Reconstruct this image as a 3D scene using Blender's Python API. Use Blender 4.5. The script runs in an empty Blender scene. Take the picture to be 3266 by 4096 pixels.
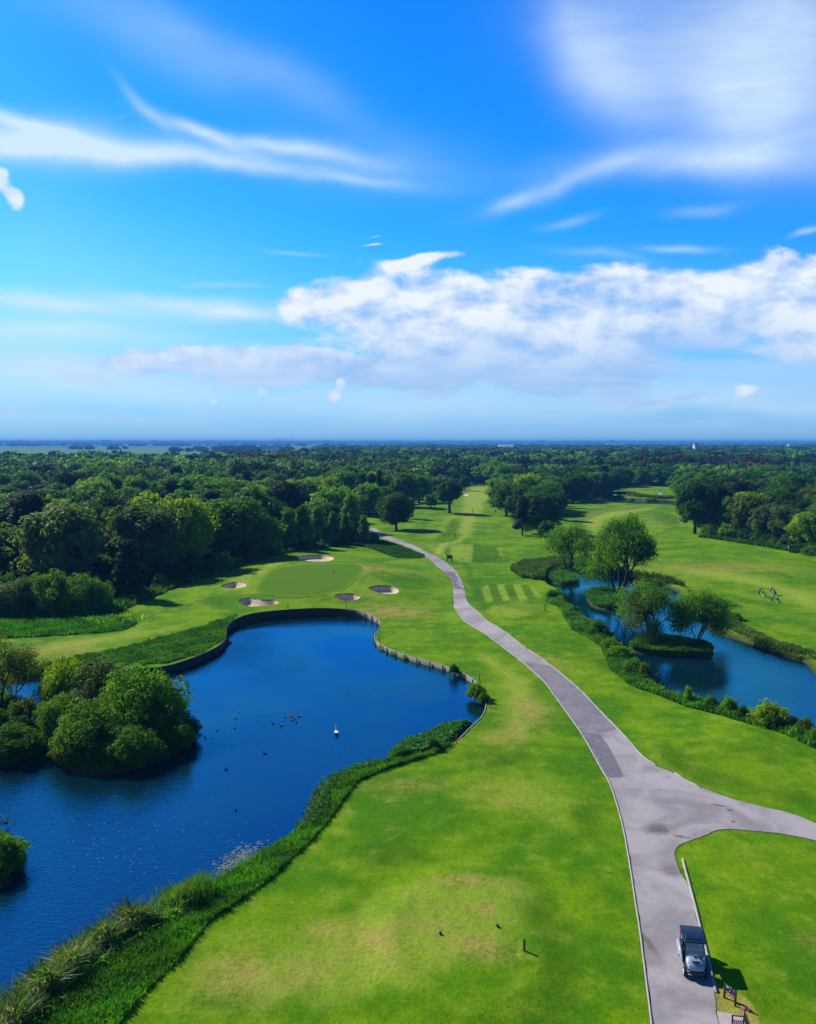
import bpy, bmesh, math, random
import numpy as np
from mathutils import Vector, Matrix
from mathutils.geometry import delaunay_2d_cdt

R = math.radians
rng = np.random.default_rng(7)
random.seed(7)
scene = bpy.context.scene
COL = scene.collection

# ------------------------------------------------------------------ camera
F, PITCH, CAM_H = 3314.0, R(4.83), 28.0
cam_d = bpy.data.cameras.new('camera')
cam_d.sensor_fit = 'HORIZONTAL'; cam_d.sensor_width = 36.0
cam_d.lens = 36.0 * F / 3266.0
cam_d.clip_start = 0.5; cam_d.clip_end = 90000
cam = bpy.data.objects.new('camera', cam_d); COL.objects.link(cam)
cam.location = (0, 0, CAM_H); cam.rotation_euler = (R(90) - PITCH, 0, 0)
scene.camera = cam

# survey: photo crops used while measuring -> ground positions on the terrain
CROPS = {'f': (0, 0, 1), 'v': (0, 0, 3266 / 1719.), 'c1': (0, 1700, 1100 / 1719.), 'c2': (1000, 1700, 1200 / 1719.),
         'c3': (2100, 1700, 1166 / 1719.), 'c4': (2100, 2300, 1166 / 1719.), 'c5': (2500, 3400, 766 / 1719.),
         'c6': (0, 2500, 1200 / 1719.), 'c7': (0, 3200, 1200 / 1719.), 'c8': (1000, 2500, 1200 / 1719.),
         'd8': (860, 2160, 780 / 1719.), 'd6': (1740, 2000, 300 / 1719.), 'd5': (1760, 3600, 440 / 1719.),
         'e1': (0, 2400, 800 / 1719.), 'e2': (2100, 1950, 800 / 1719.), 'e3': (1300, 2700, 800 / 1719.),
         'e4': (2300, 2900, 966 / 1719.), 'h': (1633, 1700, .95), 'z1': (2860, 3900, 260 / 1719.), 'g': (1000, 2800, 400 / 1719.),
         'p': (2980, 2320, 180 / 1719.), 'q': (2480, 1920, 280 / 1719.)}

def ray(px, py):
    x = (px - 1633) / F; y = -(py - 2048) / F
    return np.array([x, math.cos(PITCH) + y * math.sin(PITCH), -math.sin(PITCH) + y * math.cos(PITCH)])

def flat(crop, x, y, z=0.0):
    o = CROPS[crop]; d = ray(o[0] + o[2] * x, o[1] + o[2] * y)
    t = (z - CAM_H) / d[2]
    return (d[0] * t, d[1] * t)

# ------------------------------------------------------------------ terrain
MOUNDS = []
def mound(crop, x, y, rx, ry, h, flatness=0.5):
    c = flat(crop, x, y); MOUNDS.append((c[0], c[1], rx, ry, h, flatness))
mound('d8', 850, 400, 24, 34, 1.5, .35)
mound('d8', 1500, 330, 14, 14, 0.5, .2)
mound('d6', 900, 1230, 8.5, 13, .55, .7)
mound('c2', 1525, 1070, 10, 9, .6, .7)
mound('c2', 1500, 965, 12, 10, .3, .6)
mound('v', 985, 1975, 5.2, 8, .35, .75)
mound('c4', 150, 340, 14, 10, .5, .3)
mound('c3', 520, 520, 20, 40, .8, .2)
mound('c3', 1000, 820, 30, 30, .7, .2)
mound('q', 700, 250, 26, 40, 1.6, .5)
mound('c2', 900, 720, 14, 20, -.4, .2)
mound('v', 1500, 1560, 9, 6, .35, .2)
mound('v', 1600, 1950, 6, 8, .3, .3)

def sstep(a, b, x):
    t = np.clip((x - a) / (b - a), 0, 1); return t * t * (3 - 2 * t)

def H(x, y):
    x = np.asarray(x, float); y = np.asarray(y, float)
    d = np.hypot(x, y)
    f = sstep(40, 90, d) * (1 - sstep(500, 900, d))
    h = f * (.16 * np.sin(x / 13. + 1.3 * np.sin(y / 31.)) * np.sin(y / 19. + .7) + .12 * np.sin(x / 7.3 + y / 11.7 + 2.))
    h = h * 1.5 + .05 * np.sin(x / 3.1 + 1.) * np.sin(y / 4.3) * (1 - sstep(150, 300, d))
    for (cx, cy, rx, ry, hh, fl) in MOUNDS:
        r = np.hypot((x - cx) / rx, (y - cy) / ry)
        h = h + hh * (1 - sstep(fl, 1.25, r))
    return h

def P(crop, x, y):
    o = CROPS[crop]; d = ray(o[0] + o[2] * x, o[1] + o[2] * y); z = 0.0
    for _ in range(6):
        t = (z - CAM_H) / d[2]; z = float(H(d[0] * t, d[1] * t))
    return (d[0] * t, d[1] * t)

def PP(*segs):
    """segs: crop, [(x,y)...], crop, [...] -> world polyline"""
    out = []
    for c, pts in zip(segs[0::2], segs[1::2]): out += [P(c, *p) for p in pts]
    return np.array(out)

def smooth_closed(poly, n=2):
    p = np.asarray(poly)
    for _ in range(n):
        q = np.roll(p, -1, 0); p = np.stack([.75 * p + .25 * q, .25 * p + .75 * q], 1).reshape(-1, 2)
    return p

def smooth_open(poly, n=2):
    p = np.asarray(poly)
    for _ in range(n):
        a, b = p[:-1], p[1:]
        m = np.stack([.75 * a + .25 * b, .25 * a + .75 * b], 1).reshape(-1, 2)
        p = np.vstack([p[:1], m[1:-1], p[-1:]])
    return p

def resample(poly, step, closed=True):
    p = np.asarray(poly, float)
    if closed: p = np.vstack([p, p[:1]])
    s = np.r_[0, np.cumsum(np.hypot(*np.diff(p, axis=0).T))]
    n = max(3, int(s[-1] / step)); t = np.linspace(0, s[-1], n + 1)
    q = np.stack([np.interp(t, s, p[:, 0]), np.interp(t, s, p[:, 1])], 1)
    return q[:-1] if closed else q

def area(p): return .5 * np.sum(p[:, 0] * np.roll(p[:, 1], -1) - np.roll(p[:, 0], -1) * p[:, 1])
def ccw(p): return p if area(p) > 0 else p[::-1]

def sd_poly(Q, poly, margin=6.):
    """signed distance (negative inside); far points get +margin"""
    poly = np.asarray(poly); out = np.full(len(Q), float(margin))
    lo, hi = poly.min(0) - margin, poly.max(0) + margin
    idx = np.where((Q[:, 0] > lo[0]) & (Q[:, 0] < hi[0]) & (Q[:, 1] > lo[1]) & (Q[:, 1] < hi[1]))[0]
    if len(idx) == 0: return out
    q = Q[idx]; dm = np.full(len(q), 1e18); ins = np.zeros(len(q), bool)
    for a, b in zip(poly, np.roll(poly, -1, 0)):
        e = b - a; w = q - a
        t = np.clip((w @ e) / (e @ e + 1e-12), 0, 1)
        r = w - t[:, None] * e; dm = np.minimum(dm, (r * r).sum(1))
        c = ((a[1] <= q[:, 1]) != (b[1] <= q[:, 1]))
        if abs(e[1]) > 1e-12: ins ^= c & (q[:, 0] < a[0] + e[0] * (q[:, 1] - a[1]) / e[1])
    d = np.sqrt(dm); out[idx] = np.where(ins, -d, np.minimum(d, margin)); return out

def inside(Q, poly): return sd_poly(np.asarray(Q), poly, .01) < 0

def scatter(poly, n, r=None):
    r = r or rng; poly = np.asarray(poly); lo, hi = poly.min(0), poly.max(0); out = []; got = 0
    while got < n:
        q = lo + (hi - lo) * r.random((max(1000, n * 2), 2)); q = q[inside(q, poly)]
        if len(q) == 0 and got == 0 and len(out) > 20: break
        out.append(q); got += len(q)
    return np.vstack(out)[:n]

# ------------------------------------------------------------------ object helpers
def put(name, data, parent=None, mat=None):
    o = bpy.data.objects.new(name, data); COL.objects.link(o)
    if parent: o.parent = parent
    if mat is not None and data is not None: data.materials.append(mat)
    return o

def tag(o, label=None, cat=None, group=None, kind=None):
    if label: o['label'] = label
    if cat: o['category'] = cat
    if group: o['group'] = group
    if kind: o['kind'] = kind
    return o

def thing(name, label, cat, loc=(0, 0, 0), rz=0., group=None, s=1.):
    o = bpy.data.objects.new(name, None); COL.objects.link(o); o.empty_display_size = .3
    o.location = loc; o.rotation_euler = (0, 0, rz); o.scale = (s, s, s)
    return tag(o, label, cat, group)

def mesh_np(name, V, faces, smooth=False):
    """faces: (n,k) int array"""
    me = bpy.data.meshes.new(name); V = np.ascontiguousarray(V, np.float32); faces = np.ascontiguousarray(faces, np.int32)
    n, k = faces.shape
    me.vertices.add(len(V)); me.vertices.foreach_set('co', V.ravel())
    me.loops.add(n * k); me.loops.foreach_set('vertex_index', faces.ravel())
    me.polygons.add(n); me.polygons.foreach_set('loop_start', np.arange(0, n * k, k, dtype=np.int32))
    if smooth: me.polygons.foreach_set('use_smooth', np.ones(n, bool))
    me.update(calc_edges=True)
    return me

def add_col(me, name, C):
    a = me.attributes.new(name, 'FLOAT_COLOR', 'POINT')
    a.data.foreach_set('color', np.ascontiguousarray(C, np.float32).ravel())

class MB:
    """collects boxes, tubes and lathes into one mesh"""
    def __init__(s): s.v = []; s.f = []
    def add(s, V, Fc):
        b = len(s.v); s.v += [tuple(map(float, v)) for v in V]; s.f += [tuple(int(i) + b for i in f) for f in Fc]; return s
    def box(s, c, d, rz=0., taper=1., rx=0., ry=0.):
        V = [(x * d[0] / 2 * (taper if z > 0 else 1), y * d[1] / 2 * (taper if z > 0 else 1), z * d[2] / 2) for z in (-1, 1) for y in (-1, 1) for x in (-1, 1)]
        M = Matrix.Rotation(rz, 3, 'Z') @ Matrix.Rotation(ry, 3, 'Y') @ Matrix.Rotation(rx, 3, 'X')
        V = [M @ Vector(v) + Vector(c) for v in V]
        return s.add(V, [(0, 2, 3, 1), (4, 5, 7, 6), (0, 1, 5, 4), (1, 3, 7, 5), (3, 2, 6, 7), (2, 0, 4, 6)])
    def beam(s, a, b, w, h=None):
        a, b = Vector(a), Vector(b); d = (b - a); L = d.length; h = h or w
        M = d.to_track_quat('Z', 'Y').to_matrix()
        V = [a + M @ Vector((x * w / 2, y * h / 2, z * L)) for z in (0, 1) for y in (-1, 1) for x in (-1, 1)]
        return s.add(V, [(0, 2, 3, 1), (4, 5, 7, 6), (0, 1, 5, 4), (1, 3, 7, 5), (3, 2, 6, 7), (2, 0, 4, 6)])
    def tube(s, pts, rad, n=8, cap=True):
        pts = [Vector(p) for p in pts]; V = []; Fc = []; m = len(pts)
        if not hasattr(rad, '__len__'): rad = [rad] * m
        for i, p in enumerate(pts):
            t = (pts[min(i + 1, m - 1)] - pts[max(i - 1, 0)]); t = t.normalized() if t.length > 1e-9 else Vector((0, 0, 1))
            u = t.cross(Vector((.31, .95, .1))).normalized(); w = t.cross(u)
            V += [p + (u * math.cos(2 * math.pi * k / n) + w * math.sin(2 * math.pi * k / n)) * rad[i] for k in range(n)]
        for i in range(m - 1):
            for k in range(n): Fc.append((i * n + k, i * n + (k + 1) % n, (i + 1) * n + (k + 1) % n, (i + 1) * n + k))
        if cap: Fc += [tuple(range(n))[::-1], tuple(range((m - 1) * n, m * n))]
        return s.add(V, Fc)
    def lathe(s, prof, n=16, c=(0, 0, 0), axis='Z', sx=1., sy=1.):
        V = []; Fc = []; m = len(prof)
        for (r, z) in prof:
            for k in range(n):
                a = 2 * math.pi * k / n; p = (r * math.cos(a) * sx, r * math.sin(a) * sy, z)
                if axis == 'X': p = (p[2], p[0], p[1])
                V.append((p[0] + c[0], p[1] + c[1], p[2] + c[2]))
        for i in range(m - 1):
            for k in range(n): Fc.append((i * n + k, i * n + (k + 1) % n, (i + 1) * n + (k + 1) % n, (i + 1) * n + k))
        Fc += [tuple(range(n))[::-1], tuple(range((m - 1) * n, m * n))]
        return s.add(V, Fc)
    def build(s, name, mat, parent=None, smooth=False, bevel=0., sub=0):
        me = bpy.data.meshes.new(name); me.from_pydata(s.v, [], s.f); me.update()
        bm = bmesh.new(); bm.from_mesh(me); bmesh.ops.recalc_face_normals(bm, faces=bm.faces)
        if smooth:
            for f in bm.faces: f.smooth = True
        bm.to_mesh(me); bm.free()
        o = put(name, me, parent, mat)
        if bevel: m = o.modifiers.new('b', 'BEVEL'); m.width = bevel; m.segments = 2; m.limit_method = 'ANGLE'
        if sub: m = o.modifiers.new('s', 'SUBSURF'); m.levels = m.render_levels = sub
        return o

def copy_tree(o, parent=None):
    c = o.copy(); COL.objects.link(c)
    if parent: c.parent = parent
    for ch in list(o.children): copy_tree(ch, c)
    return c

# ------------------------------------------------------------------ node helpers
class NT:
    def __init__(s, tree): s.t = tree; s.n = tree.nodes; s.l = tree.links
    def node(s, typ, props=None, **inp):
        n = s.n.new(typ)
        for k, v in (props or {}).items(): setattr(n, k, v)
        for k, v in inp.items(): s.set(n, k, v)
        return n
    def set(s, n, k, v):
        sock = n.inputs[int(k[1:])] if (k[0] == 'i' and k[1:].isdigit()) else n.inputs[k.replace('_', ' ')]
        if isinstance(v, bpy.types.NodeSocket): s.l.new(v, sock)
        elif isinstance(v, bpy.types.Node): s.l.new(v.outputs[0], sock)
        else: sock.default_value = v
    def m(s, op, a, b=0., c=0., clamp=False):
        n = s.n.new('ShaderNodeMath'); n.operation = op; n.use_clamp = clamp
        for i, v in enumerate((a, b, c)): s.set(n, 'i%d' % i, v)
        return n.outputs[0]
    def vm(s, op, a, b=(0, 0, 0)):
        n = s.n.new('ShaderNodeVectorMath'); n.operation = op
        s.set(n, 'i0', a); s.set(n, 'i1', b)
        return n.outputs['Value'] if op in ('DOT_PRODUCT', 'LENGTH') else n.outputs[0]
    def mix(s, f, a, b, mode='MIX'):
        n = s.n.new('ShaderNodeMix'); n.data_type = 'RGBA'; n.blend_type = mode; n.clamp_factor = True
        for i, v in ((0, f), (6, a), (7, b)):
            if isinstance(v, tuple) and len(v) == 3: v = (*v, 1)
            s.set(n, 'i%d' % i, v)
        return n.outputs[2]
    def ss(s, x, a, b, lo=0., hi=1.):
        n = s.n.new('ShaderNodeMapRange'); n.interpolation_type = 'SMOOTHSTEP'
        for i, v in enumerate((x, a, b, lo, hi)): s.set(n, 'i%d' % i, v)
        return n.outputs[0]
    def noise(s, vec, scale, detail=3., rough=.5, dist=0., lac=2.):
        n = s.n.new('ShaderNodeTexNoise')
        s.set(n, 'Vector', vec); n.inputs['Scale'].default_value = scale; n.inputs['Detail'].default_value = detail
        n.inputs['Roughness'].default_value = rough; n.inputs['Distortion'].default_value = dist; n.inputs['Lacunarity'].default_value = lac
        return n.outputs[0]
    def mapping(s, vec, scale=(1, 1, 1), loc=(0, 0, 0), rz=0., typ='POINT'):
        n = s.n.new('ShaderNodeMapping'); n.vector_type = typ; s.set(n, 'Vector', vec)
        n.inputs['Scale'].default_value = scale; n.inputs['Location'].default_value = loc; n.inputs['Rotation'].default_value = (0, 0, rz)
        return n.outputs[0]

def new_mat(name):
    m = bpy.data.materials.new(name); m.use_nodes = True; m.node_tree.nodes.clear()
    t = NT(m.node_tree); out = t.node('ShaderNodeOutputMaterial')
    return m, t, out

def simple_mat(name, col, rough=.6, metal=0., spec=.5, var=.12, scale=8., bump=0.):
    m, t, out = new_mat(name)
    pos = t.node('ShaderNodeTexCoord').outputs['Object']
    n = t.noise(pos, scale, 4.)
    c = t.mix(n, tuple(x * (1 - var) for x in col), tuple(min(1, x * (1 + var)) for x in col))
    b = t.node('ShaderNodeBsdfPrincipled', Base_Color=c, Roughness=rough, Metallic=metal)
    b.inputs['Specular IOR Level'].default_value = spec
    if bump:
        bp = t.node('ShaderNodeBump', Strength=bump, Height=n, Distance=.02); t.l.new(bp.outputs[0], b.inputs['Normal'])
    t.l.new(b.outputs[0], out.inputs[0])
    return m

# ------------------------------------------------------------------ light, sky
SUN_AZ, SUN_EL = R(-52), R(37)
sdir = Vector((math.sin(SUN_AZ) * math.cos(SUN_EL), math.cos(SUN_AZ) * math.cos(SUN_EL), math.sin(SUN_EL)))
sun_d = bpy.data.lights.new('sun', 'SUN'); sun_d.energy = 5.0; sun_d.angle = R(.53); sun_d.color = (1., .95, .86)
sun = bpy.data.objects.new('sun', sun_d); COL.objects.link(sun)
sun.rotation_euler = sdir.to_track_quat('Z', 'Y').to_euler(); sun.location = (0, 0, 60)

world = bpy.data.worlds.new('World'); scene.world = world; world.use_nodes = True
wt = NT(world.node_tree); wt.n.clear()
def build_sky():
    t = wt
    out = t.node('ShaderNodeOutputWorld'); bg = t.node('ShaderNodeBackground', Strength=.1)
    t.l.new(bg.outputs[0], out.inputs[0])
    sky = t.node('ShaderNodeTexSky', dict(sky_type='NISHITA', sun_disc=False, sun_elevation=SUN_EL, sun_rotation=SUN_AZ,
                                          altitude=50., air_density=1.0, dust_density=.35, ozone_density=3.0))
    D = t.node('ShaderNodeTexCoord').outputs['Generated']
    sep = t.node('ShaderNodeSeparateXYZ', Vector=D); X, Y, Z = sep.outputs
    yy = t.m('MAXIMUM', t.m('ABSOLUTE', Y), .08)
    u = t.m('DIVIDE', X, yy); v = t.m('DIVIDE', Z, yy)
    uv = t.node('ShaderNodeCombineXYZ', X=u, Y=v).outputs[0]
    K = 3266 / 1719.
    def blob(acc, x, y, sx, sy, ang=0., w=1.):
        d = ray(x * K, y * K); loc = (d[0] / d[1], d[2] / d[1], 0)
        
        if not isinstance(acc, float): # chained through z so that the blobs are evaluated one after another
            vec = t.node('ShaderNodeCombineXYZ', X=ux, Y=uy, Z=acc).outputs[0]
        else: vec = uv
        mp = t.mapping(vec, (sx * K / F, sy * K / F, 1e7), loc, -R(ang), 'TEXTURE')
        g = t.m('EXPONENT', t.m('MULTIPLY', t.vm('DOT_PRODUCT', mp, mp), -1.))
        return t.m('MULTIPLY_ADD', g, w, acc)
    def blobs(prev, L):
        a = 0. if prev is None else t.m('MULTIPLY', prev, 1e-6)
        for b in L: a = blob(a, *b)
        return a
    # warped coordinates so that edges are ragged
    wn = t.node('ShaderNodeTexNoise', Vector=uv, Scale=5., Detail=4.)
    warp = t.vm('SCALE', t.vm('SUBTRACT', wn.outputs['Color'], (.5, .5, .5)))
    warp.node.inputs['Scale'].default_value = .055
    uvw = t.vm('ADD', uv, warp)
    base_uv = uv
    uv = uvw; sw_ = t.node('ShaderNodeSeparateXYZ', Vector=uvw); ux, uy = sw_.outputs[0], sw_.outputs[1]
    cirrus = blobs(None, [(70, 300, 190, 44, 6, 1.0), (300, 325, 230, 24, 3, .8), (40, 246, 120, 14, 20, .65), (300, 222, 70, 12, 45, .3),
                    (420, 280, 95, 15, 22, .55), (560, 302, 130, 15, 8, .6), (720, 325, 140, 24, 10, .3), (600, 358, 230, 14, 6, .35),
                    (760, 376, 90, 8, 2, .22), (330, 70, 270, 60, 24, .20), (570, 150, 240, 34, 28, .16), (800, 350, 200, 60, 0, .12),
                    (1210, 90, 60, 110, -25, .35), (1300, 150, 80, 130, -18, .36), (1480, 60, 260, 120, 10, .42), (1610, 230, 230, 110, 12, .55), (1680, 60, 160, 140, 0, .45),
                    (1420, 330, 240, 32, -6, .42), (1210, 372, 150, 18, -20, .38), (1075, 425, 40, 15, -30, .30), (1620, 340, 170, 36, 4, .35),
                    (1480, 440, 70, 13, -8, .25), (1190, 466, 50, 10, -12, .25), (1425, 527, 70, 8, -3, .40), (1712, 487, 34, 6, -15, .5), (1265, 545, 90, 10, 8, .22),
                    (110, 636, 230, 18, 5, .62), (400, 640, 180, 15, 6, .60), (510, 664, 95, 12, 4, .62), (130, 695, 270, 30, 3, .58), (100, 775, 260, 40, 6, .60),
                    (1150, 800, 420, 26, 2, .42), (1500, 850, 300, 22, 0, .40), (900, 850, 300, 30, 0, .35), (350, 830, 400, 30, 0, .30), (480, 606, 80, 6, 6, .22), (620, 540, 60, 5, 6, .22), (300, 600, 240, 120, 0, .10), (60, 560, 160, 200, 0, .12)])
    cumul = blobs(cirrus, [(640, 655, 55, 26, 0, .75), (740, 640, 120, 55, 0, .95), (900, 640, 150, 75, 0, .95), (890, 552, 85, 12, -10, .75), (975, 540, 22, 8, -10, .4),
                   (1110, 665, 150, 62, 0, .9), (1290, 640, 200, 52, 0, .9), (1480, 620, 190, 48, 0, .85), (1640, 600, 160, 60, 0, .85), (1640, 560, 110, 18, -4, .7),
                   (1000, 745, 200, 62, 0, .8), (850, 765, 180, 34, 0, .65), (1240, 760, 200, 62, 0, .75), (1420, 720, 150, 70, 0, .55),
                   (560, 750, 200, 34, 2, .95), (350, 748, 130, 22, -2, .75), (430, 728, 40, 10, 0, .3), (700, 790, 240, 22, 2, .5), (1680, 720, 90, 80, 0, .5), (1300, 810, 260, 34, 0, .42), (1600, 785, 110, 30, 8, -.85), (1440, 800, 80, 16, 0, -.4), (700, 735, 90, 10, 4, -.5),
                   (930, 820, 60, 34, 0, .62), (1040, 866, 90, 14, 0, .55), (1340, 850, 110, 16, 0, .58), (1160, 780, 60, 30, 0, .5), (1490, 840, 70, 14, -12, .55), (1690, 842, 90, 14, 0, .55), (1620, 690, 130, 60, 0, .5), (720, 790, 160, 22, 0, .45), (190, 765, 210, 22, 3, .55), (90, 690, 200, 18, 4, .42), (250, 800, 300, 20, 0, .40), (40, 866, 90, 12, 0, .45), (790, 508, 22, 5, -15, .7), (785, 528, 30, 4, -6, .62), (1110, 575, 60, 12, 8, .42)])
    puffs = blobs(cumul, [(10, 388, 24, 26, 0, 1.1), (36, 428, 22, 24, 30, 1.1), (720, 806, 10, 15, 0, .95), (712, 832, 16, 13, 0, .95), (561, 820, 18, 15, 0, .7), (460, 846, 12, 9, 0, .65), (1565, 828, 40, 20, -12, .9)])
    # streak texture of the cirrus
    st = t.noise(t.mapping(uvw, (3.2, 20., 1), rz=R(10)), 1.6, 5., .55, .6)
    st = t.m('ADD', t.m('MULTIPLY', st, .75), t.m('MULTIPLY', t.noise(t.mapping(uvw, (7., 46., 1), rz=R(9)), 1.8, 5., .65, .3), .28))
    soft = t.noise(t.mapping(base_uv, (5., 9., 1), rz=R(-12)), 1.4, 4., .5, .4)
    ca = t.m('MULTIPLY', cirrus, t.m('ADD', t.m('MULTIPLY', st, .75), t.m('MULTIPLY_ADD', soft, .7, .30)))
    ca = t.m('MULTIPLY', t.m('MINIMUM', ca, 1.), .92)
    # cumulus: field + fBm, shaded by the difference towards the sun
    pv = t.mapping(base_uv, (1., 1.75, 1))
    n1 = t.noise(pv, 13., 9., .56, .15)
    n2 = t.noise(t.vm('ADD', pv, (-.012, .030, 0)), 13., 6., .54, .15)
    big = t.noise(pv, 5., 3., .5)
    d1 = t.m('ADD', cumul, t.m('MULTIPLY_ADD', n1, 2.0, -1.0))
    cu = t.m('MULTIPLY', t.ss(d1, .36, .84), .95)
    pn = t.noise(pv, 26., 6., .55, .1)
    pa = t.m('MULTIPLY', t.m('MULTIPLY', t.ss(puffs, .10, .60), .85), t.ss(t.m('ADD', puffs, t.m('MULTIPLY_ADD', pn, 2.0, -1.0)), .30, .90))
    shade = blobs(puffs, [(1220, 800, 330, 46, 0, .75), (1490, 730, 170, 60, 0, .7), (1050, 720, 120, 30, 0, .25), (880, 800, 160, 26, 0, .4), (560, 785, 180, 14, 0, .35)])
    lit = t.m('ADD', t.m('MULTIPLY', t.m('SUBTRACT', n1, n2), 3.6), t.m('MULTIPLY_ADD', big, .9, .22), clamp=True)
    lit = t.m('MULTIPLY', lit, t.m('SUBTRACT', 1., t.m('MINIMUM', shade, .85)))
    elv = t.ss(v, .05, .16)
    lit = t.m('MULTIPLY', lit, t.m('MULTIPLY_ADD', elv, .65, .35))
    cc = t.mix(lit, (2.9, 5.3, 9.3), (9.0, 9.5, 10.2))
    # sky colour
    hs = t.node('ShaderNodeHueSaturation', Color=sky.outputs[0], Saturation=1.45, Value=1.0, Fac=1.)
    base = t.mix(1., hs.outputs[0], (.42, 1.42, 2.10), 'MULTIPLY')
    hz = t.ss(v, -.02, .26, 1., 0.)
    base = t.mix(t.m('MULTIPLY', hz, .88), base, (2.7, 5.0, 9.0))
    c = t.mix(ca, base, (6.9, 8.7, 10.3))
    c = t.mix(cu, c, cc)
    c = t.mix(pa, c, t.mix(t.m('MULTIPLY_ADD', t.m('SUBTRACT', n1, n2), 2.5, .75, clamp=True), (5., 7., 9.6), (9.2, 9.6, 10.3)))
    low = t.noise(t.mapping(base_uv, (2.2, 24., 1), rz=R(3)), 1.5, 6., .58, .5)
    band = t.m('MULTIPLY', t.ss(v, .005, .035), t.ss(v, .20, .07))
    side = t.m('MULTIPLY_ADD', t.ss(t.m('ABSOLUTE', t.m('ADD', u, .06)), .02, .3), .25, .75)
    lay = t.m('MULTIPLY', t.m('MULTIPLY', t.ss(low, .32, .66), band), t.m('MULTIPLY', side, .42))
    c = t.mix(lay, c, (5.6, 7.3, 9.8))
    # sky dimmed overhead and behind the camera to cut its blue ambient light
    deep = t.m('MULTIPLY', t.ss(Z, .42, .85, 1., .38), t.ss(Y, -.1, .45, .5, 1.))
    c = t.mix(1., c, t.node('ShaderNodeCombineColor', Red=deep, Green=deep, Blue=deep).outputs[0], 'MULTIPLY')
    t.l.new(c, bg.inputs[0])
build_sky()
world.cycles.sampling_method = 'MANUAL'; world.cycles.sample_map_resolution = 512

scene.view_settings.view_transform = 'Standard'; scene.view_settings.look = 'None'
scene.view_settings.exposure = 0.0; scene.view_settings.gamma = 1.0
scene.cycles.use_denoising = True
scene.cycles.max_bounces = 6; scene.cycles.diffuse_bounces = 2; scene.cycles.glossy_bounces = 3
scene.cycles.transmission_bounces = 3; scene.cycles.volume_bounces = 0; scene.cycles.transparent_max_bounces = 6
scene.cycles.sample_clamp_indirect = 6.0
scene.cycles.caustics_reflective = False; scene.cycles.caustics_refractive = False

# ------------------------------------------------------------------ plan: ponds, path, bunkers ...
WATER_Z = -.75
wall_pts = PP('e1', [(205, 632), (360, 606), (520, 576), (700, 556), (860, 552)], 'c6', [(700, 250), (800, 256), (960, 240), (1100, 195), (1230, 140), (1292, 96), (1300, 46)],
              'd8', [(103, 770), (180, 700), (300, 655), (500, 628), (760, 608), (1000, 602), (1240, 620), (1330, 640), (1440, 700), (1468, 750), (1440, 800), (1405, 850)],
              'c8', [(715, 60), (715, 95), (820, 150), (960, 195), (1040, 215), (1130, 240), (1260, 295), (1310, 340), (1350, 420), (1355, 470), (1330, 530), (1290, 565), (1190, 665)])
wall_line = smooth_open(wall_pts, 1)
bank_nat = PP('c8', [(1120, 695), (1040, 735), (900, 775), (740, 790), (620, 815), (470, 875), (415, 960), (390, 1040), (345, 1130)],
              'c7', [(1610, 240), (1490, 310), (1320, 420), (1170, 500), (1010, 600), (860, 665), (750, 725), (610, 805), (460, 905), (310, 1005), (190, 1135), (70, 1284), (-150, 1480)])
off_left = np.array([flat('f', -900, 4300), flat('f', -1700, 3400), flat('f', -1500, 2850), flat('f', -500, 2740), flat('f', -80, 2712)])
POND = np.vstack([wall_line, bank_nat, off_left]); POND_WALL = np.r_[np.ones(len(wall_line), bool), np.zeros(len(bank_nat) + len(off_left), bool)]
POND2 = smooth_closed(np.vstack([PP('c3', [(112, 915), (125, 870), (200, 836), (300, 832), (420, 855), (560, 878), (650, 888), (850, 928), (950, 973)],
              'c4', [(960, 125), (1000, 170), (1100, 260), (1185, 320), (1280, 352), (1420, 405), (1560, 457), (1690, 480), (1750, 560), (1900, 640), (2300, 720), (2300, 1300), (1900, 1080),
                     (1719, 935), (1600, 885), (1450, 840), (1250, 790), (1100, 755), (900, 710), (790, 665), (740, 620), (725, 575), (680, 520), (600, 450), (530, 390), (510, 340), (400, 275), (300, 215), (225, 165), (205, 80)],
              'c3', [(152, 950)])]), 1)
POND3 = smooth_closed(PP('c3', [(500, 420), (540, 412), (640, 428), (760, 436), (880, 440), (1000, 450), (980, 470), (880, 464), (760, 460), (640, 458), (540, 454), (480, 444)]), 1)
ISL = {'a': smooth_closed(PP('e2', [(182, 748), (230, 722), (330, 706), (430, 722), (488, 775), (440, 796), (330, 806), (230, 790)]), 2),
       'b': smooth_closed(PP('e2', [(520, 900), (560, 860), (640, 845), (760, 850), (860, 900), (860, 960), (800, 1005), (690, 1015), (570, 985), (545, 950)]), 2),
       'c': smooth_closed(PP('e2', [(885, 1350), (930, 1290), (1050, 1265), (1250, 1275), (1450, 1310), (1600, 1350), (1635, 1400), (1580, 1430), (1350, 1418), (1130, 1405), (950, 1375)]), 2),
       'd': smooth_closed(PP('e1', [(420, 1270), (620, 1410), (800, 1440), (1000, 1420), (1300, 1350), (1580, 1220), (1640, 1090), (1500, 960), (1000, 860), (560, 860), (420, 960), (380, 1120)]), 2),
       'e': smooth_closed(PP('e1', [(-500, 800), (-200, 760), (60, 760), (220, 930), (300, 1100), (280, 1260), (100, 1340), (-200, 1360), (-600, 1300)]), 2),
       'h': smooth_closed(PP('c7', [(-250, 220), (-60, 240), (60, 300), (118, 370), (90, 430), (-60, 470), (-250, 470)]), 2)}
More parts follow.
